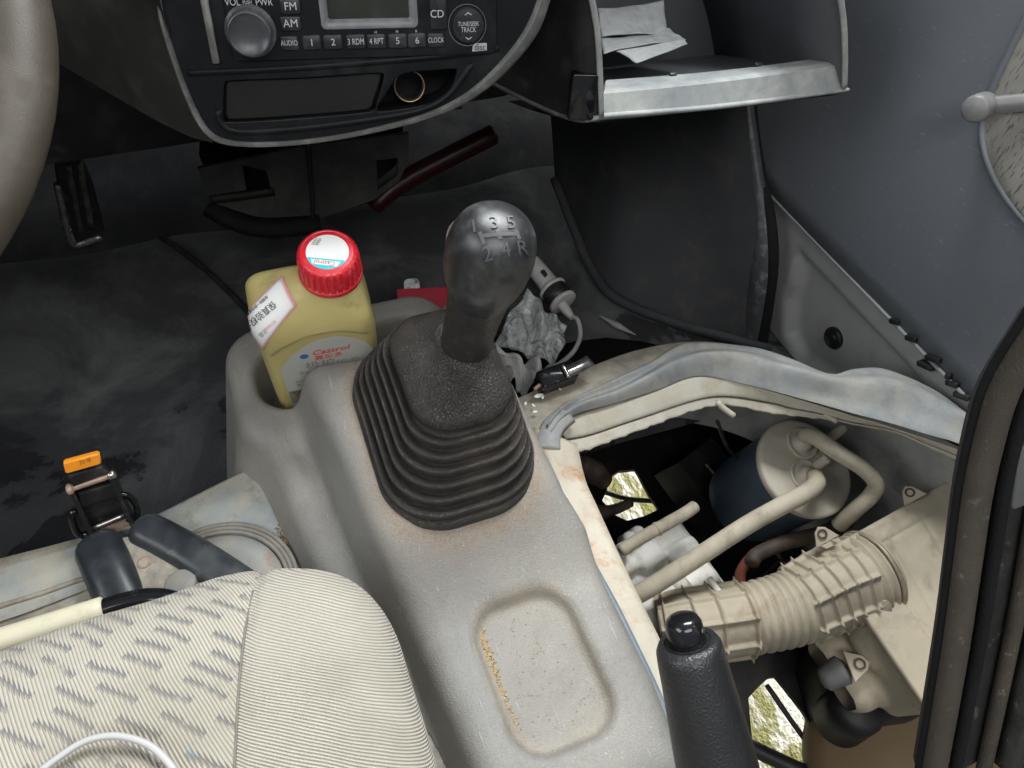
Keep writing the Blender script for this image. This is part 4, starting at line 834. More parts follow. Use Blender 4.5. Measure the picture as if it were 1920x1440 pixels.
def seat_mat():
    t = NT('ribbed_seat_fabric'); pos = t.geo.outputs['Position']
    def dot(v):
        x = t.n('ShaderNodeVectorMath', operation='DOT_PRODUCT'); t.set(x.inputs[0], pos); x.inputs[1].default_value = tuple(v); return x.outputs['Value']
    dl = d2u((200, 1190), (262, 1300)); pl = V(-dl[1], dl[0], 0)      # rib direction on the centre, and across
    dr = d2u((540, 1190), (690, 1222)); prr = V(-dr[1], dr[0], 0)
    wob = t.math('MULTIPLY', t.math('SUBTRACT', t.noise(14, 2), .5), .006)
    ribL = t.math('SINE', t.math('MULTIPLY', t.math('ADD', dot(pl), wob), 2*math.pi/.0017)); ribR = t.math('SINE', t.math('MULTIPLY', t.math('ADD', dot(prr+V(0, 0, .5)), wob), 2*math.pi/.00155))
    # weave along the rib
    thr = t.math('SINE', t.math('MULTIPLY', dot(dl), 2*math.pi/.0009)); thr2 = t.math('SINE', t.math('MULTIPLY', dot(dr), 2*math.pi/.0009))
    s = t.n('ShaderNodeSeparateXYZ'); t.set(s.inputs[0], pos)
    side = t.math('GREATER_THAN', s.outputs[0], t.math('MULTIPLY_ADD', s.outputs[1], sb, sa))
    # dash pattern on the centre
    dd = d2u((160, 1260), (300, 1330)); dpp = V(-dd[1], dd[0], 0)
    bcoord = t.math('ADD', t.math('DIVIDE', dot(dpp), .0088), t.math('MULTIPLY', ribL, .14)); bcoord = t.math('ADD', bcoord, t.math('MULTIPLY', t.noise(28, 2), .9))
    rowi = t.math('FLOOR', bcoord); fb = t.math('FRACT', bcoord)
    wn_ = t.n('ShaderNodeTexWhiteNoise', noise_dimensions='1D'); t.set(wn_.inputs['W'], rowi)
    ac = t.math('ADD', t.math('DIVIDE', dot(dd), .040), t.math('MULTIPLY', wn_.outputs['Value'], 1.0)); fa = t.math('FRACT', ac)
    inb = t.math('MULTIPLY', t.math('GREATER_THAN', fb, .40), t.math('LESS_THAN', fb, .70)); ina = t.math('MULTIPLY', t.math('GREATER_THAN', fa, .12), t.math('LESS_THAN', fa, .74))
    dash_ = t.math('MULTIPLY', t.math('MULTIPLY', inb, ina), t.ramp(t.noise(70, 3), (.34, .1), (.42, 1)))
    cid = t.n('ShaderNodeTexWhiteNoise', noise_dimensions='2D'); cv = t.n('ShaderNodeCombineXYZ'); t.set(cv.inputs[0], rowi); t.set(cv.inputs[1], t.math('FLOOR', ac)); t.set(cid.inputs['Vector'], cv.outputs[0])
    blue = t.math('MULTIPLY', t.math('GREATER_THAN', cid.outputs['Value'], .94), t.math('LESS_THAN', fa, .22))
    rib01 = t.math('MULTIPLY_ADD', ribL, .5, .5); ribr01 = t.math('MULTIPLY_ADD', ribR, .5, .5)
    cL = t.mix(t.ramp(rib01, (.05, 0), (.32, 1)), (.27, .243, .20), (.53, .492, .41)); cL = t.mix(t.math('MULTIPLY', dash_, .80), cL, (.115, .12, .135)); cL = t.mix(t.math('MULTIPLY', dash_, t.math('MULTIPLY', blue, .8)), cL, (.14, .28, .38))
    cR = t.mix(t.ramp(ribr01, (.06, 0), (.36, 1)), (.255, .233, .195), (.50, .467, .39))
    c = t.mix(side, cL, cR)
    grime = t.ramp(t.noise(9, 6, .7), (.42, 0), (.72, .6)); c = t.mix(grime, c, (.26, .225, .175)); st_ = t.ramp(t.noise(22, 6, .75), (.60, 0), (.72, .35)); c = t.mix(st_, c, (.16, .145, .13))
    h = t.mix(side, t.math('MULTIPLY_ADD', thr, .18, rib01), t.math('MULTIPLY_ADD', thr2, .18, ribr01))
    return t.fin(c, .9, t.bump(h, .0008), 0, .15, Sheen_Weight=.15)
mk_np('cushion', sP, sQ, seat_mat(), seat); sbv = BVHTree.FromPolygons([tuple(p) for p in sP], [tuple(q) for q in sQ.tolist()])
def onseat(x, y, off=0):
    h = sbv.ray_cast(Vector(CAM), Vector(nrm(ray(x, y))), 3); return np.array(h[0]) + np.array(h[1])*off
sp_ = [zp(462, 1082, .33)] + [V(sa+sb*yy, yy, 0) for yy in np.linspace(.19, .0, 14)]
sp3 = []
for p in sp_:
    h = sbv.ray_cast(Vector((sa+sb*p[1], p[1], 1)), Vector((0, 0, -1)), 3)
    if h[0] is not None: sp3.append(np.array(h[0])+V(0, 0, .0004))
mk('seam', *tube(sp3, .0007, 6, 60), PM('dark_seam_thread', (.16, .145, .12), .9, .2, 200), seat)
cv_ = [onseat(60, 1470, .004), onseat(110, 1432, .005), onseat(170, 1398, .006), onseat(230, 1388, .007), onseat(285, 1402, .006), onseat(322, 1436, .005), onseat(345, 1475, .004)]
mk('white_cable', *tube(cv_, .0017, 12, 60), PM('white_cable_sheath', (.36, .36, .35), .4, .05, 60), label='white cable looped on the seat cushion at the lower edge', cat='cable')
# ------------------------------------------------------------------ seat latch with orange tag
lat = thing('seat_latch', 'black steel seat latch with bright orange tag at the platform edge', 'latch', zp(190, 1000, .155))
lo_ = zp(190, 1000, .160); lt_ = zp(152, 868, .225); LF = Fr(lo_, zp(245, 975, .165)-zp(140, 1012, .165), lt_-lo_)
def lpoly(pts, w=0): return [LF.uv(*q, w) for q in pts]
mk('back_plate', *prism(LF, lpoly(((132, 905), (205, 878), (250, 975), (248, 984), (182, 1008), (176, 1002))), -.004, .000, .001), m_blacksteel, lat, angle=40)
for a0, a1 in (((133, 905), (178, 1004)), ((205, 880), (250, 978))): mk('side_flange', *sweep([LF.px(*a0, .002), LF.px(*a1, .002)], [(-.0016, -.006), (.0016, -.006), (.0016, .010), (-.0016, .010)], upv=LF.ez, n=6), m_blacksteel, lat, angle=40)
mk('lever_plate', *prism(LF, lpoly(((146, 925), (212, 905), (222, 930), (152, 952)), .008), .004, .009, .0012), m_blacksteel, lat, angle=40)
mk('top_plate', *prism(LF, lpoly(((127, 890), (192, 872), (206, 886), (138, 912)), .010), .004, .012, .0012), m_blacksteel, lat, angle=40)
mk('pivot_pin', *tube([LF.px(134, 916, .010), LF.px(204, 892, .010)], .0026, 12, 6), m_rustbar, lat)
mk('pin_head', *tube([LF.px(128, 918, .010), LF.px(135, 916, .010)], .0044, 12, 4), m_rustbar, lat); mk('pin_head', *tube([LF.px(205, 892, .010), LF.px(214, 888, .010)], .0038, 12, 4), m_steel, lat)
mk('latch_bar', *sweep([LF.px(172, 992, .006), LF.px(234, 966, .006)], [(-.0020, -.0014), (.0020, -.0014), (.0020, .0014), (-.0020, .0014)], upv=LF.ez, n=6), m_steel, lat)
mk('rust_bed', *prism(LF, lpoly(((172, 996), (240, 970), (246, 980), (182, 1006)), .001), .000, .0025), m_rustbar, lat, smooth=False)
mk('wire_loop', *tube([LF.px(*q, .004) for q in ((222, 928), (240, 930), (254, 944), (258, 962), (248, 974), (240, 972))], .0028, 10, 30), m_blackgl, lat)
mk('wire_loop', *tube([LF.px(*q, .004) for q in ((143, 958), (136, 962), (134, 972), (144, 998), (156, 1004), (164, 1000))], .0028, 10, 30), m_blackgl, lat)
tag = mk('orange_tag', *prism(LF, lpoly(((119, 868), (122, 865), (182, 849), (187, 851), (190, 866), (187, 869), (127, 886), (122, 884)), .014), .011, .016, .001), m_orange, lat, angle=40)
u_, v_ = LF.uv(160, 865, .016); mk('tag_lettering', *text('カギ', .0048, Fr(LF.p(u_, v_, .0163), LF.ex, LF.ey), .0001), PM('brown_print', (.30, .12, .02), .5, .05, 50), tag, smooth=False)
# ------------------------------------------------------------------ seat mounting bracket on the platform
brk = thing('seat_bracket', 'black double railed seat bracket with dirty cream plate', 'bracket', zp(280, 1060, .150))
def rail(pts, r0, r1):
    P = [zp(x, y, z) for x, y, z in pts]; path = spline(P, 26); R = np.interp(np.linspace(0, 1, 26), [0, 1], [r0, r1])
    T, N, B = frames(path); a = np.linspace(0, 2*np.pi, 24, endpoint=False); Ls = []
    for i in range(26):
        s = nrm(np.cross(T[i], V(0, 0, 1))); u = np.cross(s, T[i]); ca, sa_ = np.cos(a), np.sin(a)
        Ls.append(path[i] + R[i]*1.05*(np.sign(ca)*abs(ca)**.8)[:, None]*s + R[i]*1.0*(np.sign(sa_)*abs(sa_)**.8)[:, None]*u)
    t0 = T[0]; Q_ = (Ls[6]-path[6]); Ls = [path[0]-t0*r0*.95*math.cos(b_)+Q_*max(.02, math.sin(b_)) for b_ in np.linspace(.02, math.pi/2, 10)] + [path[i]+Q_ for i in range(1, 6)] + Ls[6:]
    return loft(Ls)
mk('rail', *rail([(192, 1035, .160), (212, 1080, .160), (240, 1140, .156), (270, 1200, .152)], .0180, .0180), m_brack, brk)
mk('rail', *rail([(280, 1000, .162), (320, 1020, .162), (380, 1055, .162), (445, 1098, .162), (520, 1150, .160)], .0148, .0148), m_brack, brk)
pp = [zp(x, y, .168) for x, y in ((210, 1012), (262, 1000), (330, 1030), (420, 1085), (470, 1130), (300, 1180), (240, 1080))]
o_ = pp[0]; PF = Fr(V(0, 0, .166), V(1, 0, 0), V(0, 1, 0)); mk('plate', *prism(PF, [p[:2] for p in pp], -.012, .002, .001), m_creamdirty, brk, angle=40)
bf = Fr(zp(340, 1097, .168), zp(370, 1080, .168)-zp(340, 1097, .168), ez=V(0, 0, 1)); bolt = mk('bolt_cover', *lathe(bf, [(.0118, -.003), (.0118, .0028), (.0106, .0040), (.001, .0043)], 32), PM('grey_bolt_cover', (.24, .235, .22), .5, .15, 40, dirt=((.36, .32, .25), .4, 60, .6)), brk)
mk('cover_tab', *tube([bf.p(.010, 0, .001), bf.p(.018, 0, .001), bf.p(.022, .001, .001)], [.003, .0028, .0040], 10, 10), bolt.data.materials[0], bolt)
mk('screw_hole', *lathe(Fr(zp(270, 1055, .1685), V(1, 0, 0), V(0, 1, 0)), [(.0050, -.002), (.0050, .0004), (.0036, .0002), (.0030, -.001), (.001, -.001)], 24), m_rustbar, brk)
# round access cover under the seat
acc = thing('access_cover', 'round steel access cover edged with a ribbed rim beside the console', 'cover', zp(420, 1060, .150))
af = Fr(zp(408, 1118, .151), V(1, 0, 0), V(0, 1, 0)); R_ = np.linalg.norm(zp(440, 992, .151)-af.o)
mk('disc', *lathe(af, [(R_-.007, 0), (R_-.007, .002), (R_-.02, .004), (R_-.03, .0028), (.001, .0030)], 72), PM('grey_worn_disc', (.36, .36, .34), .45, .15, 25, dirt=((.50, .46, .38), .4, 25, .7), dirt2=((.35, .18, .09), .16, 40, .7)), acc)
for dr_ in (-.0045, -.001, .0025): mk('rim', *tube(af.arr(np.stack([(R_+dr_)*np.cos(np.linspace(0, 2*np.pi, 97)), (R_+dr_)*np.sin(np.linspace(0, 2*np.pi, 97)), np.full(97, .0035)], 1)), .0019, 8, cap=False), PM('grey_dirty_rim', (.20, .19, .17), .6, .2, 40, dirt=((.34, .31, .25), .4, 50, .6)), acc)
# seat adjusting bar
sbar = thing('seat_adjuster_bar', 'seat adjusting bar with ivory sleeve and black tube end', 'bar', zp(150, 1170, .235))
mk('ivory_sleeve', *tube([zp(-90, 1232, .240), zp(0, 1203, .243), zp(100, 1172, .244), zp(193, 1143, .244)], .0085, 20, 20), m_ivory, sbar)
mk('black_tube', *tube([zp(185, 1146, .244), zp(230, 1131, .244), zp(280, 1122, .244), zp(325, 1128, .243), zp(370, 1150, .235)], .0068, 18, 30), m_blackgl, sbar)
# dirt heaped beside the console
dv = []; gv.clear(); gf.clear()
for k in range(900):
    a = rng.normal(0, 1, 2); p = zp(548+a[0]*16+a[1]*10, 975+a[1]*34, .151)
    if console_sdf(np.float64(p[0]), np.float64(p[1]), np.float64(p[2]+.002)) > 0: crumb(p, rng.uniform(.0005, .0020))
for k in range(260):
    p = zp(rng.uniform(380, 640), rng.uniform(900, 1120), .151)
    if console_sdf(np.float64(p[0]), np.float64(p[1]), np.float64(p[2]+.002)) > 0: crumb(p, rng.uniform(.0003, .0008))
mk('dirt', np.array(gv), gf, PM('brown_dirt_crumbs', (.20, .145, .09), .9, .5, 300), kind='stuff', label='brown dirt heaped against the left side of the console', cat='dirt', smooth=False)
# ------------------------------------------------------------------ handbrake
hb = thing('handbrake_lever', 'black grained handbrake lever with glossy push button', 'handbrake', zp(1345, 1440, .22))
hA = zp(1292, 1215, .298); hB = zp(1352, 1470, .232); hx = nrm(hA-hB); hf = Fr(hA, np.cross(hx, V(0, 0, 1)), ez=hx)
t_ = NT('grained_black_leatherette'); m_hb = t_.fin(t_.mix(t_.noise(25, 4), (.008, .008, .009), (.022, .022, .023)), t_.math('MULTIPLY_ADD', t_.noise(60, 3), .2, .32), t_.bump(t_.voro(750, 'SMOOTH_F1'), .00035), 0, .55)
hp = [(.0130, .0040), (.0165, .0045), (.0188, .0020), (.0198, -.006), (.0205, -.020), (.0222, -.045), (.0245, -.085), (.0250, -.13), (.0240, -.18)]
hs = spline(np.array([(a, b, 0) for a, b in hp]), 44)[:, :2]
mk('grip', *lathe(hf, [tuple(q) for q in hs][::-1], 40, 1.0, .98), m_hb, hb)
mk('grip_socket', *lathe(hf, [(.0134, .0046), (.0124, .0020), (.0120, -.006), (.001, -.006)], 36, cap=False), m_blackgl, hb)
mk('push_button', *lathe(hf, [(.0110, -.004), (.0110, .010), (.0106, .0155), (.0092, .0188), (.0060, .0205), (.001, .0210)], 36), m_blackgl, hb)
# ------------------------------------------------------------------ engine bay
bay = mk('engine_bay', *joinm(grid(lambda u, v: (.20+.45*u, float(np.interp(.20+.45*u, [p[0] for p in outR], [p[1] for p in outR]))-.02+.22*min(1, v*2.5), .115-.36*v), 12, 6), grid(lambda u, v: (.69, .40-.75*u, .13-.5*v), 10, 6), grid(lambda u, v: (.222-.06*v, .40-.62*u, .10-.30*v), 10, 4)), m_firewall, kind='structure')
GZ = -.52
def gmat():
    t = NT('concrete_with_grass'); n = t.noise(5, 6, .6, dist=.6); g = t.ramp(t.noise(9, 6, .7, dist=.4, co=t.mapping((1.6, .7, 1), (0, 0, .5))), (.46, 0), (.54, 1))
    c = t.mix(n, (.74, .72, .66), (.86, .85, .80)); gr = t.mix(t.noise(60, 5, .7), (.16, .19, .05), (.42, .38, .18)); c = t.mix(g, c, gr)
    return t.fin(c, .9, t.bump(t.noise(120, 4), .004))
mk('ground', *grid(lambda u, v: (-3+6*u, -3+6*v, GZ), 20, 20), gmat(), kind='structure')
m_chas = PM('black_oily_steel', (.014, .014, .015), .55, .3, 12, dirt=((.07, .055, .04), .3, 18, .6))
UF = Fr(V(.4, .2, -.22), V(1, 0, 0), V(0, 1, 0))
def upoly(pts): return [UF.uv(*q) for q in pts]
uh1 = upoly(((1142, 897), (1160, 885), (1190, 882), (1216, 930), (1234, 957), (1206, 970), (1175, 978), (1150, 966), (1128, 940), (1138, 920)))
uh2 = upoly(((1402, 1310), (1420, 1290), (1440, 1272), (1452, 1270), (1500, 1330), (1545, 1400), (1585, 1460), (1580, 1600), (1420, 1600), (1415, 1440), (1406, 1360)))
und = mk('undertray', *curve_fill(UF, [(-.50, -.75), (.45, -.75), (.45, .70), (-.50, .70)], [uh1, uh2], .006), m_chas, label='black steel undertray below the engine with two ragged gaps', cat='undertray', smooth=False)
for k, (q0, q1, r) in enumerate((((1120, 918), (1240, 940), .004), ((1438, 1285), (1600, 1490), .0035))):
    mk('hanging_cable', *tube([UF.px(*q0, -.02), (UF.px(*q0, -.02)+UF.px(*q1, -.03))/2+V(0, 0, -.01), UF.px(*q1, -.03)], r, 8, 14), m_blackpl, label=('black cable crossing the bright gap near the console flange', 'black cable crossing the bright gap beside the handbrake')[k], cat='cable')
mk('brake_pipe', *tube([UF.px(1405, 1400, -.03), UF.px(1500, 1445, -.03), UF.px(1560, 1470, -.02)], .010, 10, 14), m_chas, label='dark pipe below the gap at the bottom of the picture', cat='pipe')
lnk = thing('shift_linkage', 'brown rusty shift linkage arms beside the upper bright gap', 'linkage', UF.px(1150, 950, .1))
m_brown = PM('brown_rusty_iron', (.060, .042, .035), .65, .3, 40, dirt=((.13, .09, .06), .4, 40, .7))
mk('upper_arm', *tube([UF.px(1090, 870, .18), UF.px(1120, 890, .16), UF.px(1136, 905, .15)], [.013, .016, .011], 12, 12), m_brown, lnk)
mk('lower_arm', *tube([UF.px(1105, 965, .16), UF.px(1150, 956, .15), UF.px(1184, 942, .15)], [.012, .007, .0055], 12, 14), m_brown, lnk)
rl = thing('chassis_rail', 'black chassis rail running diagonally under the canister', 'chassis rail', UF.px(1400, 1000, .02))
mk('beam', *sweep([UF.px(1290, 850, .10), UF.px(1380, 970, .06), UF.px(1500, 1120, .03)], [(-.035, -.05), (.035, -.05), (.035, .02), (-.030, .026)], n=8), m_chas, rl, angle=40)
mk('beam_edge', *tube([UF.px(1325, 870, .125), UF.px(1420, 990, .09), UF.px(1490, 1080, .06)], .0028, 8, 10), m_steel, rl)
# bright cast cover by the rusty flange
cvr = thing('cast_cover', 'sunlit pale aluminium casting below the long rubber hose', 'engine cover', zp(1240, 1100, -.12))
cf = Fr(zp(1245, 1085, -.05), zp(1320, 1040, -.05)-zp(1200, 1110, -.05), ez=nrm(V(-.1, -.15, 1)))
m_alu = PM('sunlit_white_aluminium', (.74, .72, .66), .6, .1, 20, dirt=((.42, .37, .28), .35, 30, .7), lump=.002)  # near-white base colour carries the strong daylight on the bare aluminium
def cast(X, Y, Z):
    d = sbox(X, Y, Z, (0, .0, -.035), (.060, .058, .035), .012)
    for cx, cy, r in ((-.035, .035, .017), (-.002, .030, .018), (-.040, -.012, .018), (-.008, -.012, .020), (-.045, -.050, .017), (.035, .010, .020)):
        d = smin(d, sbox(X, Y, Z, (cx, cy, .004), (r, r*.85, .012), .009), .004)
    return d
cp_, cq_ = surfnet(cast, (-.085, -.09, -.075), (.085, .09, .03), .0026); mk_np('casting', cf.arr(cp_), cq_, m_alu, cvr)
mk('pipe_stub', *tube([zp(1215, 1170, -.02), zp(1262, 1125, -.015), zp(1330, 1085, -.01)], .022, 20, 14), m_alu, cvr)
mk('stub_clamp', *tube([zp(1268, 1120, -.013), zp(1285, 1110, -.012)], .0245, 20, 5), m_cream, cvr)
for k, (q, z) in enumerate((((1180, 1010), -.02), ((1168, 1030), -.02), ((1195, 1000), -.02))): mk('fitting', *lathe(Fr(zp(*q, z), V(1, 0, 0), V(0, .9, .3)), [(.008, -.02), (.008, .004), (.006, .008), (.001, .009)], 16), m_alu, cvr)
m_hose = PM('dusty_beige_rubber', (.37, .325, .245), .7, .12, 14, dirt=((.50, .45, .355), .45, 20, .6), dirt2=((.15, .125, .095), .2, 35, .6), grain=.0001, gs=800)
m_tan = PM('dusty_tan_plastic', (.38, .33, .245), .66, .12, 12, dirt=((.50, .43, .32), .45, 16, .6), dirt2=((.17, .125, .08), .22, 26, .6), grain=.0001, gs=900)
def hose(label, pts, r, n=50, mat=m_hose, clamp=None):
    P = [zp(x, y, z) for x, y, z in pts]; o = thing('rubber_hose', label, 'hose', P[0]); mk('tube', *tube(P, r, 18, n), mat, o)
    for c in clamp or []: q = spline(P, 100); mk('clamp', *tube(q[c:c+4], np.max(r)*1.14, 18), m_tan, o)
hose('long thick beige hose running from the canister down to the flange', [(1190, 1118, .03), (1225, 1098, .04), (1300, 1050, .055), (1400, 985, .075), (1470, 946, .080), (1508, 926, .080), (1530, 908, .070), (1528, 893, .058)], .0092, 70)
hose('short beige hose curling over the far side of the canister', [(1508, 815, .085), (1532, 822, .095), (1570, 848, .095), (1618, 878, .085), (1642, 905, .075), (1634, 928, .06), (1605, 955, .04), (1572, 985, .01)], .0086, 70)
hose('thin beige pipe with joint above the sunlit casting', [(1165, 1032, .02), (1200, 1010, .025), (1245, 985, .03), (1285, 962, .03), (1302, 950, .028)], .0068, 40, clamp=[44])
hose('dull brown hose in the shadow below the canister', [(1410, 1055, -.02), (1420, 1040, -.02), (1470, 1018, -.01), (1540, 1000, -.01), (1590, 975, -.03)], .0085, 40, m_brown)
hose('rust red hose in front of the corrugated intake duct', [(1392, 1120, -.05), (1388, 1080, -.04), (1400, 1055, -.03), (1420, 1035, -.03)], .0060, 30, PM('rust_red_hose', (.16, .05, .03), .6, .2, 40))
for k, (lab, pts, r) in enumerate((('thin black wire dropping from the flange lip behind the canister', [(1345, 790, .10), (1365, 840, .04), (1400, 880, -.02), (1395, 930, -.06)], .0022), ('thin grey wire beside the sunlit casting', [(1330, 1085, .02), (1348, 1110, .02), (1362, 1135, .015)], .0035), ('thin black wire under the brown hose', [(1430, 1080, -.05), (1470, 1050, -.04), (1500, 1070, -.05), (1530, 1040, -.04)], .0024))):
    mk('wire', *tube([zp(*q) for q in pts], r, 8, 30), m_alu if k == 1 else m_blackpl, label=lab, cat='wire')
# canister
can = thing('canister', 'dark blue canister with dusty beige lid and two hose ports', 'canister', zp(1430, 960, -.08))
cc = zp(1509, 877, .045); vd = nrm(CAM-cc); ca = nrm(vd*.80 + (rt*.75+up*.42)*.70); KF = Fr(cc, rt, ez=ca)
mk('body', *lathe(KF, [(.046, -.125), (.0525, -.118), (.0545, -.10), (.0545, -.012), (.0535, -.006)], 56), PM('dusty_dark_blue_plastic', (.045, .065, .095), .55, .15, 10, dirt=((.12, .13, .14), .3, 18, .5)), can)
m_lid = PM('dusty_beige_lid', (.46, .41, .325), .6, .08, 10, dirt=((.60, .55, .46), .5, 14, .6), grain=.0001, gs=900)
lid = mk('lid', *lathe(KF, [(.0560, -.008), (.0572, -.005), (.0572, .000), (.0560, .0022), (.0520, .0030), (.001, .0034)], 64), m_lid, can)
for q in ((1503, 832), (1510, 892)):
    u, v = KF.uv(*q, .003); mk('port_ring', *lathe(Fr(KF.p(u, v, .003), KF.ex, KF.ey), [(.0195, 0), (.0195, .002), (.0175, .003), (.0160, .0012), (.0100, .0012), (.0090, .0075), (.0070, .0100), (.001, .0105)], 32), m_lid, lid)
mk('nozzle', *tube([KF.p(*KF.uv(1522, 880), .006), KF.p(*KF.uv(1528, 872), .022)], .0055, 12, 5), m_lid, lid); mk('nozzle', *tube([KF.p(*KF.uv(1540, 832), .010), KF.p(*KF.uv(1560, 815), .022)], .0055, 12, 6), m_lid, lid)
# air filter box
box = thing('air_filter_box', 'dusty tan air filter box with moulded ribs and clip tabs', 'air filter box', zp(1700, 1100, -.14))
bo = zp(1556, 1040, .045); bxv = zp(1795, 905, .045)-bo; BF = Fr(bo, bxv, ez=nrm(V(-.08, -.22, 1)))
def boxs(X, Y, Z):
    d = sbox(X, Y, Z, (.15, -.085, -.050), (.15, .085, .050), .014)
    d = smax(d, -(smax(abs(srr(X, Y, .165, -.085, .125, .070, .02))-.0020, abs(Z)-.0030, .001)), .002)
    for gx in (.060, .105): d = smax(d, -smax(abs(X-gx-.12*(Y+.085))-.0019, abs(Z)-.0030, .001), .002)
    d = smin(d, smax(sbox(X, Y, Z, (.15, -.085, -.006), (.156, .091, .0045), .003), -1-Z, .01), .003)
    for (px_, py_, r_) in ((1640, 1195, .027), (1712, 1180, .022)):       # bulges at the lower side
        u0, v0 = BF.uv(px_, py_, -.04); d = smin(d, scap(X, Y, Z, (u0+.01, v0+.045, -.040), (u0+.004, v0-.012, -.055), r_, r_*.85), .008)
    u0, v0 = BF.uv(1655, 1262, -.08); d = smin(d, sbox(X, Y, Z, (u0, v0+.02, -.092), (.050, .045, .024), .020), .010)
    return d
xP, xQ = surfnet(boxs, (-.03, -.26, -.125), (.32, .03, .015), .0017); mk_np('housing', BF.arr(xP), xQ, m_tan, box)
def tabp(q, z=0.0, s=1.0, d=None):
    c = zp(*q, z); f = Fr(c, BF.ex if d is None else d, ez=nrm(CAM-c)); P = [(-.013, -.004), (-.006, .010), (0, .0135), (.006, .010), (.013, -.004)]
    o = mk('clip_tab', *prism(f, np.array(P)*s, -.004, .003, .001), m_tan, box, angle=40); mk('tab_eye', *lathe(Fr(f.p(0, .0055*s, .003), f.ex, f.ey), [(.0048*s, -.001), (.0048*s, .0022), (.0034*s, .0022), (.0030*s, -.0006), (.0004, -.0006)], 20), m_brown, o)
tabp((1548, 1010), .055); tabp((1712, 932), .06); tabp((1600, 1248), -.03, 1.2, V(-.3, -.9, .1))
# corrugated intake duct
idk = thing('intake_duct', 'tan corrugated intake duct with moulded grid ribs', 'duct', zp(1420, 1180, -.08))
ipth = spline([zp(1235, 1182, -.005), zp(1290, 1176, .0), zp(1410, 1158, .004), zp(1490, 1138, .008), zp(1560, 1104, .014), zp(1610, 1084, .018), zp(1645, 1068, .020)], 400)
T, N, B = frames(ipth); seg = 200; aa = np.linspace(0, 2*np.pi, seg, endpoint=False); Ls = []
def pulse(x, w): return np.exp(-(x/w)**2)
for i in range(400):
    u = i/399; base = np.interp(u, [0, .10, .36, .62, .92, 1], [.029, .033, .0335, .0360, .0400, .0400])
    r = np.full(seg, base); sq = 1+.035*np.cos(4*aa+.6)
    if .37 < u < .60: r = r + .0032*abs(math.sin((u-.37)/.23*math.pi*6))**.8 - .001
    elif u <= .37:
        r = r*sq + .0044*max(pulse(u-c, .0055) for c in (.03, .13, .235, .355)); r = r + .0044*np.max([pulse((np.angle(np.exp(1j*(aa-c)))), .055) for c in np.arange(0, 6.28, math.pi/4)+.4], axis=0)
    elif u < .90:
        r = r*sq + .0044*max(pulse(u-c, .0055) for c in (.615, .675, .735, .795, .855)); r = r + .0044*np.max([pulse((np.angle(np.exp(1j*(aa-c)))), .050) for c in np.arange(0, 6.28, math.pi/4)+.4], axis=0)
    else: r = r + .0045*max(pulse(u-c, .010) for c in (.915, .945, .98))
    Ls.append(ipth[i] + (r*np.cos(aa))[:, None]*N[i] + (r*np.sin(aa))[:, None]*B[i])
mk('duct_skin', *loft(Ls), m_tan, idk)
m_tanclamp = PM('dusty_clamp', (.26, .22, .16), .45, .2, 40, metal=.4, dirt=((.42, .36, .27), .5, 40, .8)); a = np.linspace(0, 2*np.pi, 61); k = 385; mk('hose_clamp', *tube(ipth[k]+.0435*(np.cos(a)[:, None]*N[k]+np.sin(a)[:, None]*B[k]), .0024, 8, cap=False), m_tanclamp, idk)
mk('clamp_screw', *rbox(Fr(zp(1660, 1142, .03), rt, up), .005, .010, -.006, .004, .003, .001), m_tanclamp, idk)
# dark lumps of the engine in the shade
eng = thing('engine_block', 'black oily engine block in the shade under the intake duct', 'engine', (.45, .05, -.2))
ef = Fr(zp(1625, 1270, -.16), V(.9, -.3, 0), V(.3, .9, 0))
mk('block', *rbox(ef, .060, .050, -.06, .040, .03, .02), m_chas, eng); mk('cap_head', *lathe(Fr(zp(1600, 1330, -.12), V(1, 0, 0), V(0, 1, 0)), [(.03, -.04), (.03, .01), (.024, .02), (.001, .022)], 24), m_chas, eng)
mk('nipple', *tube([zp(1545, 1275, -.06), zp(1580, 1255, -.05)], [.012, .016], 14, 6), PM('dusty_grey_rubber', (.14, .14, .14), .6, .2, 20), eng)
drm = thing('brown_drum', 'large dusty brown drum low in the engine bay', 'drum', zp(1700, 1440, -.3))
mk('drum_skin', *lathe(Fr(zp(1740, 1440, -.20), nrm(V(1, .3, 0)), ez=nrm(V(-.35, -.1, .93))), [(.125, -.10), (.135, -.02), (.13, .01), (.11, .022), (.001, .03)], 64), PM('dusty_brown_paint', (.155, .105, .055), .6, .15, 8, dirt=((.22, .16, .09), .3, 10, .5)), drm)
# ------------------------------------------------------------------ tipped-up passenger seat base with rubber seal
psb = thing('passenger_seat_base', 'black tipped up passenger seat base edged with dusty rubber seal', 'seat base', (.42, .05, .2))
m_seal = PM('dusty_brown_rubber_seal', (.042, .035, .027), .8, .15, 12, grain=.0006, gs=700, dirt=((.075, .062, .046), .45, 25, .5), dirt2=((.30, .27, .22), .03, 150, .6))
m_psb = PM('black_dusty_board', (.014, .0135, .013), .7, .3, 15, grain=.0004, gs=600, dirt=((.06, .055, .05), .3, 30, .5), dirt2=((.30, .29, .27), .05, 80, .6))
e0 = [xp(*q, .285) for q in ((1945, 560), (1915, 610), (1870, 680), (1838, 745), (1815, 830), (1795, 930), (1778, 1060), (1760, 1200), (1740, 1330), (1722, 1440), (1712, 1500))]
E0 = spline(e0, 60) + V(.008, 0, 0); nb = V(.0, -.85, .5)
mk('board', *solid(grid(lambda u, v: E0[int(round(u*59))] + V(.30, .02, .01)*v + nb*(.0), 60, 10), V(.03, .02, -.035)), m_psb, psb)
mk('edge_seal', *tube(E0 + V(.000, 0, 0) + nb*.004, .0064, 14), m_seal, psb)
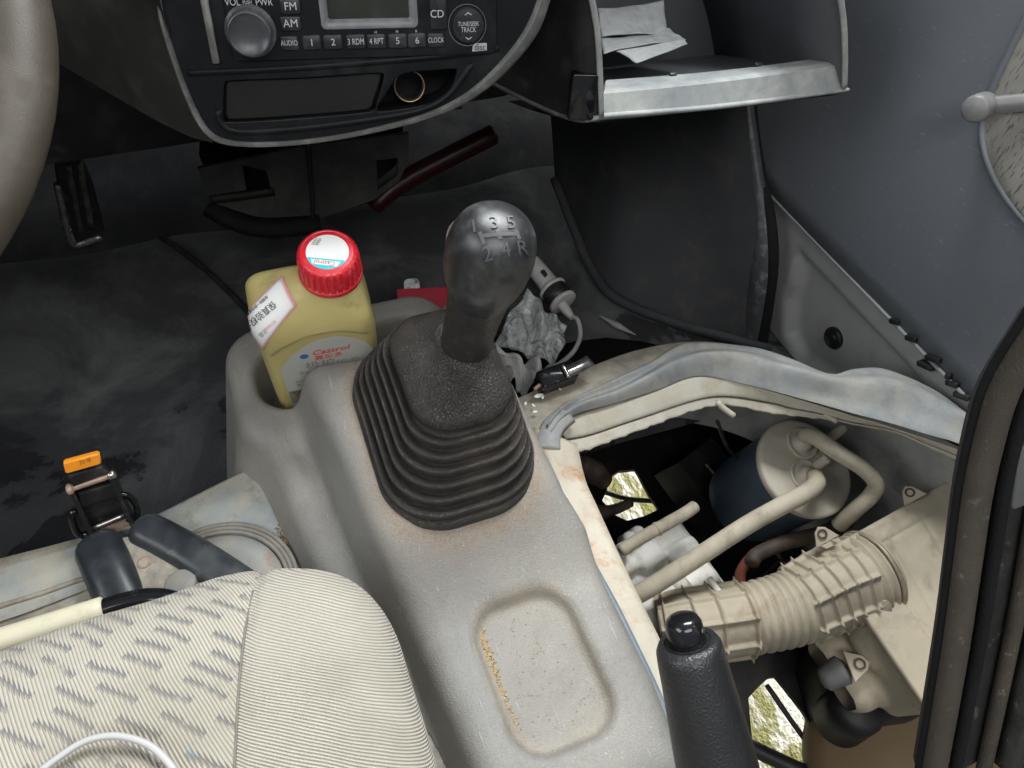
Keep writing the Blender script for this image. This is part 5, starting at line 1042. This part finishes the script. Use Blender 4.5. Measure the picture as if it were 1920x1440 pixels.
mk('seal_lip', *tube(E0 + V(-.003, 0, 0) - nb*.003, .0028, 10), m_firewall, psb)
mk('second_seal', *tube(E0 + V(.044, 0, 0) + nb*.003, .0042, 12), m_seal, psb)
mk('groove', *tube(E0 + V(.020, 0, 0) + nb*.002, .004, 10), m_firewall, psb)
mk('frame_rail', *sweep(E0 + V(.062, 0, 0) + nb*.006, [(-.008, -.006), (.008, -.006), (.008, .006), (-.008, .006)], upv=nb), m_psb, psb)
mk('hinge_block', *rbox(Fr(xp(1912, 880, .33), V(1, 0, 0), ez=nb), .010, .018, -.006, .006, .003, .001), PM('grey_hinge', (.10, .10, .10), .5, .2, 30), psb)
# ------------------------------------------------------------------ litter in front of the platform
m_bag = None
t_ = NT('crinkled_clear_plastic'); b_ = t_.bump(t_.voro(110, 'SMOOTH_F1'), .006); b_ = t_.bump(t_.noise(60, 4, .6, dist=1.5), .008, 1, b_)
m_bag = t_.fin(t_.mix(t_.noise(35, 5, .7), (.34, .37, .38), (.66, .68, .68)), .16, b_, 0, .8)
def crump(name, label, cat, quad3, cr, mat, seed, n=34, thick=.003):
    A, B2, C2, D2 = [np.asarray(q, float) for q in quad3]; nn = nrm(np.cross(B2-A, D2-A)); nn = nn if nn[2] > 0 else -nn; rg = np.random.default_rng(seed); W_ = [(rg.uniform(4, 22), rg.uniform(4, 22), rg.uniform(0, 6)) for _ in range(7)]
    def fn(u, v):
        h = sum(math.sin(a*u+b*v+c) for a, b, c in W_)/3.5; w = .05*math.sin(9*v+seed)*(u-.5)
        return (A*(1-u)+B2*u)*(1-v)+(D2*(1-u)+C2*u)*v + nn*cr*(abs(h)**.7*math.copysign(1, h)+.9*math.sin(math.pi*u)*math.sin(math.pi*v)) + (B2-A)*w
    return mk(name, *solid(grid(fn, n, n), nn*-thick), mat, label=label, cat=cat)
crump('plastic_bag', 'crumpled clear plastic wrapping on the floor behind the gear lever', 'bag', [zp(925, 640, .06), zp(1042, 690, .045), zp(1066, 610, .06), zp(985, 545, .08)], .010, m_bag, 3)
crump('tissue', 'white crumpled tissue between the console and the platform edge', 'tissue', [zp(925, 700, .08), zp(985, 735, .08), zp(1030, 690, .06), zp(930, 655, .07)], .010, PM('white_tissue', (.62, .61, .60), .9, .08, 30, lump=.004), 5)
pk_ = thing('red_packet', 'flat red packet lying in front of the cup holder', 'packet', zp(795, 590, .02))
rfq = Fr(zp(795, 575, .06), V(1, -.2, 0), ez=nrm(V(0, -.6, 1))); mk('sleeve', *rbox(rfq, .032, .024, -.02, .002, .003, .001), PM('crimson_card', (.34, .025, .045), .5, .12, 30), pk_)
mk('foil_tab', *rbox(Fr(rfq.p(-.012, .028, -.004), rfq.ex, ez=rfq.ez), .010, .010, -.003, .003, .006, .001), m_bag, pk_)
chg = thing('charger_plug', 'grey white in-line plug with black ring and pale cable', 'plug', zp(1050, 575, .02))
c0, c1 = zp(998, 494, .055), zp(1068, 582, .040); cx_ = nrm(c1-c0); CF = Fr(c0, np.cross(cx_, V(0, 0, 1)), ez=cx_); Lc = np.linalg.norm(c1-c0)
m_plug = PM('greyish_white_plastic', (.48, .48, .47), .45, .1, 40, dirt=((.30, .29, .27), .35, 50, .5))
brl = mk('barrel', *lathe(CF, [(.0085, -.01), (.0125, 0), (.0135, Lc*.45), (.0140, Lc*.52), (.0195, Lc*.53), (.0195, Lc*.57), (.0150, Lc*.58)], 32), m_plug, chg)
mk('black_ring', *lathe(CF, [(.0165, Lc*.57), (.0178, Lc*.58), (.0175, Lc*.78), (.0160, Lc*.79)], 32), m_blackpl, chg)
mk('flange', *lathe(CF, [(.0185, Lc*.79), (.0198, Lc*.80), (.0195, Lc*.85), (.0170, Lc*.86), (.010, Lc*.87), (.001, Lc*.87)], 32), m_plug, chg)
mk('barrel_slot', *rbox(Fr(CF.p(0, 0, Lc*.30)+V(-.002, -.006, .0115), cx_, ez=nrm(V(0, -.5, 1))), .006, .003, -.002, .002, .002, .0005), m_blackpl, brl)
mk('strain_relief', *tube([CF.p(.004, 0, Lc*.85), CF.p(.004, 0, Lc*1.05), CF.p(.004, 0, Lc*1.14)], [.0075, .0065, .0035], 14, 8), m_plug, chg)
mk('cable', *tube([CF.p(.004, 0, Lc*1.10), zp(1083, 600, .045), zp(1088, 628, .045), zp(1078, 655, .050), zp(1055, 678, .060), zp(1030, 692, .075), zp(1010, 705, .085)], .0030, 10, 60), m_plug, chg)
mk('white_wire', *tube([zp(812, 605, .16), zp(824, 588, .17), zp(838, 572, .18), zp(850, 552, .20), zp(845, 520, .23), zp(838, 475, .26), zp(842, 430, .28), zp(866, 408, .29), zp(900, 402, .29)], .0014, 10, 60), PM('pinkish_wire', (.30, .22, .21), .5, .2, 20), label='thin pale wire looping up behind the gear knob', cat='wire')
clp = thing('black_clip', 'small black connector with bright metal clip on the platform edge', 'connector', zp(1055, 705, .155))
qf = Fr(zp(1050, 704, .166), zp(1100, 686, .166)-zp(1015, 716, .166), ez=nrm(V(0, -.25, 1)))
mk('body', *rbox(qf, .020, .0095, -.010, .008, .003, .0015, -.004, 0), m_blackgl, clp)
mk('metal_clip', *sweep([qf.p(.002, -.003, .009), qf.p(.020, -.002, .010), qf.p(.033, .001, .008)], [(-.006, -.001), (.006, -.001), (.006, .001), (-.006, .001)], upv=qf.ez, n=10), m_steel, clp)
mk('clip_curl', *tube([qf.p(.003, -.008, .010), qf.p(.003, .005, .010)], .0022, 10, 6), m_steel, clp); mk('wire_end', *tube([qf.p(-.024, -.003, .002), qf.p(-.031, -.005, .002)], .0020, 8, 5), m_rustbar, clp)
fk = []
for k, (x, y, s_) in enumerate(((1010, 742, .008), (985, 757, .004), (1000, 760, .004), (1003, 772, .004), (1018, 745, .004), (1050, 730, .003))):
    c = zp(x, y, .158); f_ = Fr(c, V(math.cos(k), math.sin(k), .1), ez=nrm(V(.1*k % .3, -.1, 1))); P = [(math.cos(a)*s_*.6*rng.uniform(.6, 1.2), math.sin(a)*s_*.35*rng.uniform(.6, 1.2)) for a in np.linspace(0, 2*np.pi, 8)[:-1]]
    mk('paint_flake', *prism(f_, P, 0, .0006), m_white, smooth=False, label=('largest white paint flake on the cream step beside the console', 'white paint flake nearest the gaiter on the cream step', 'white paint flake just below the largest one', 'lowest white paint flake on the cream step', 'white paint flake touching the right end of the largest one', 'white paint flake farthest right, near the vinyl arch')[k], cat='paint flake', group='paint flakes on the vinyl')
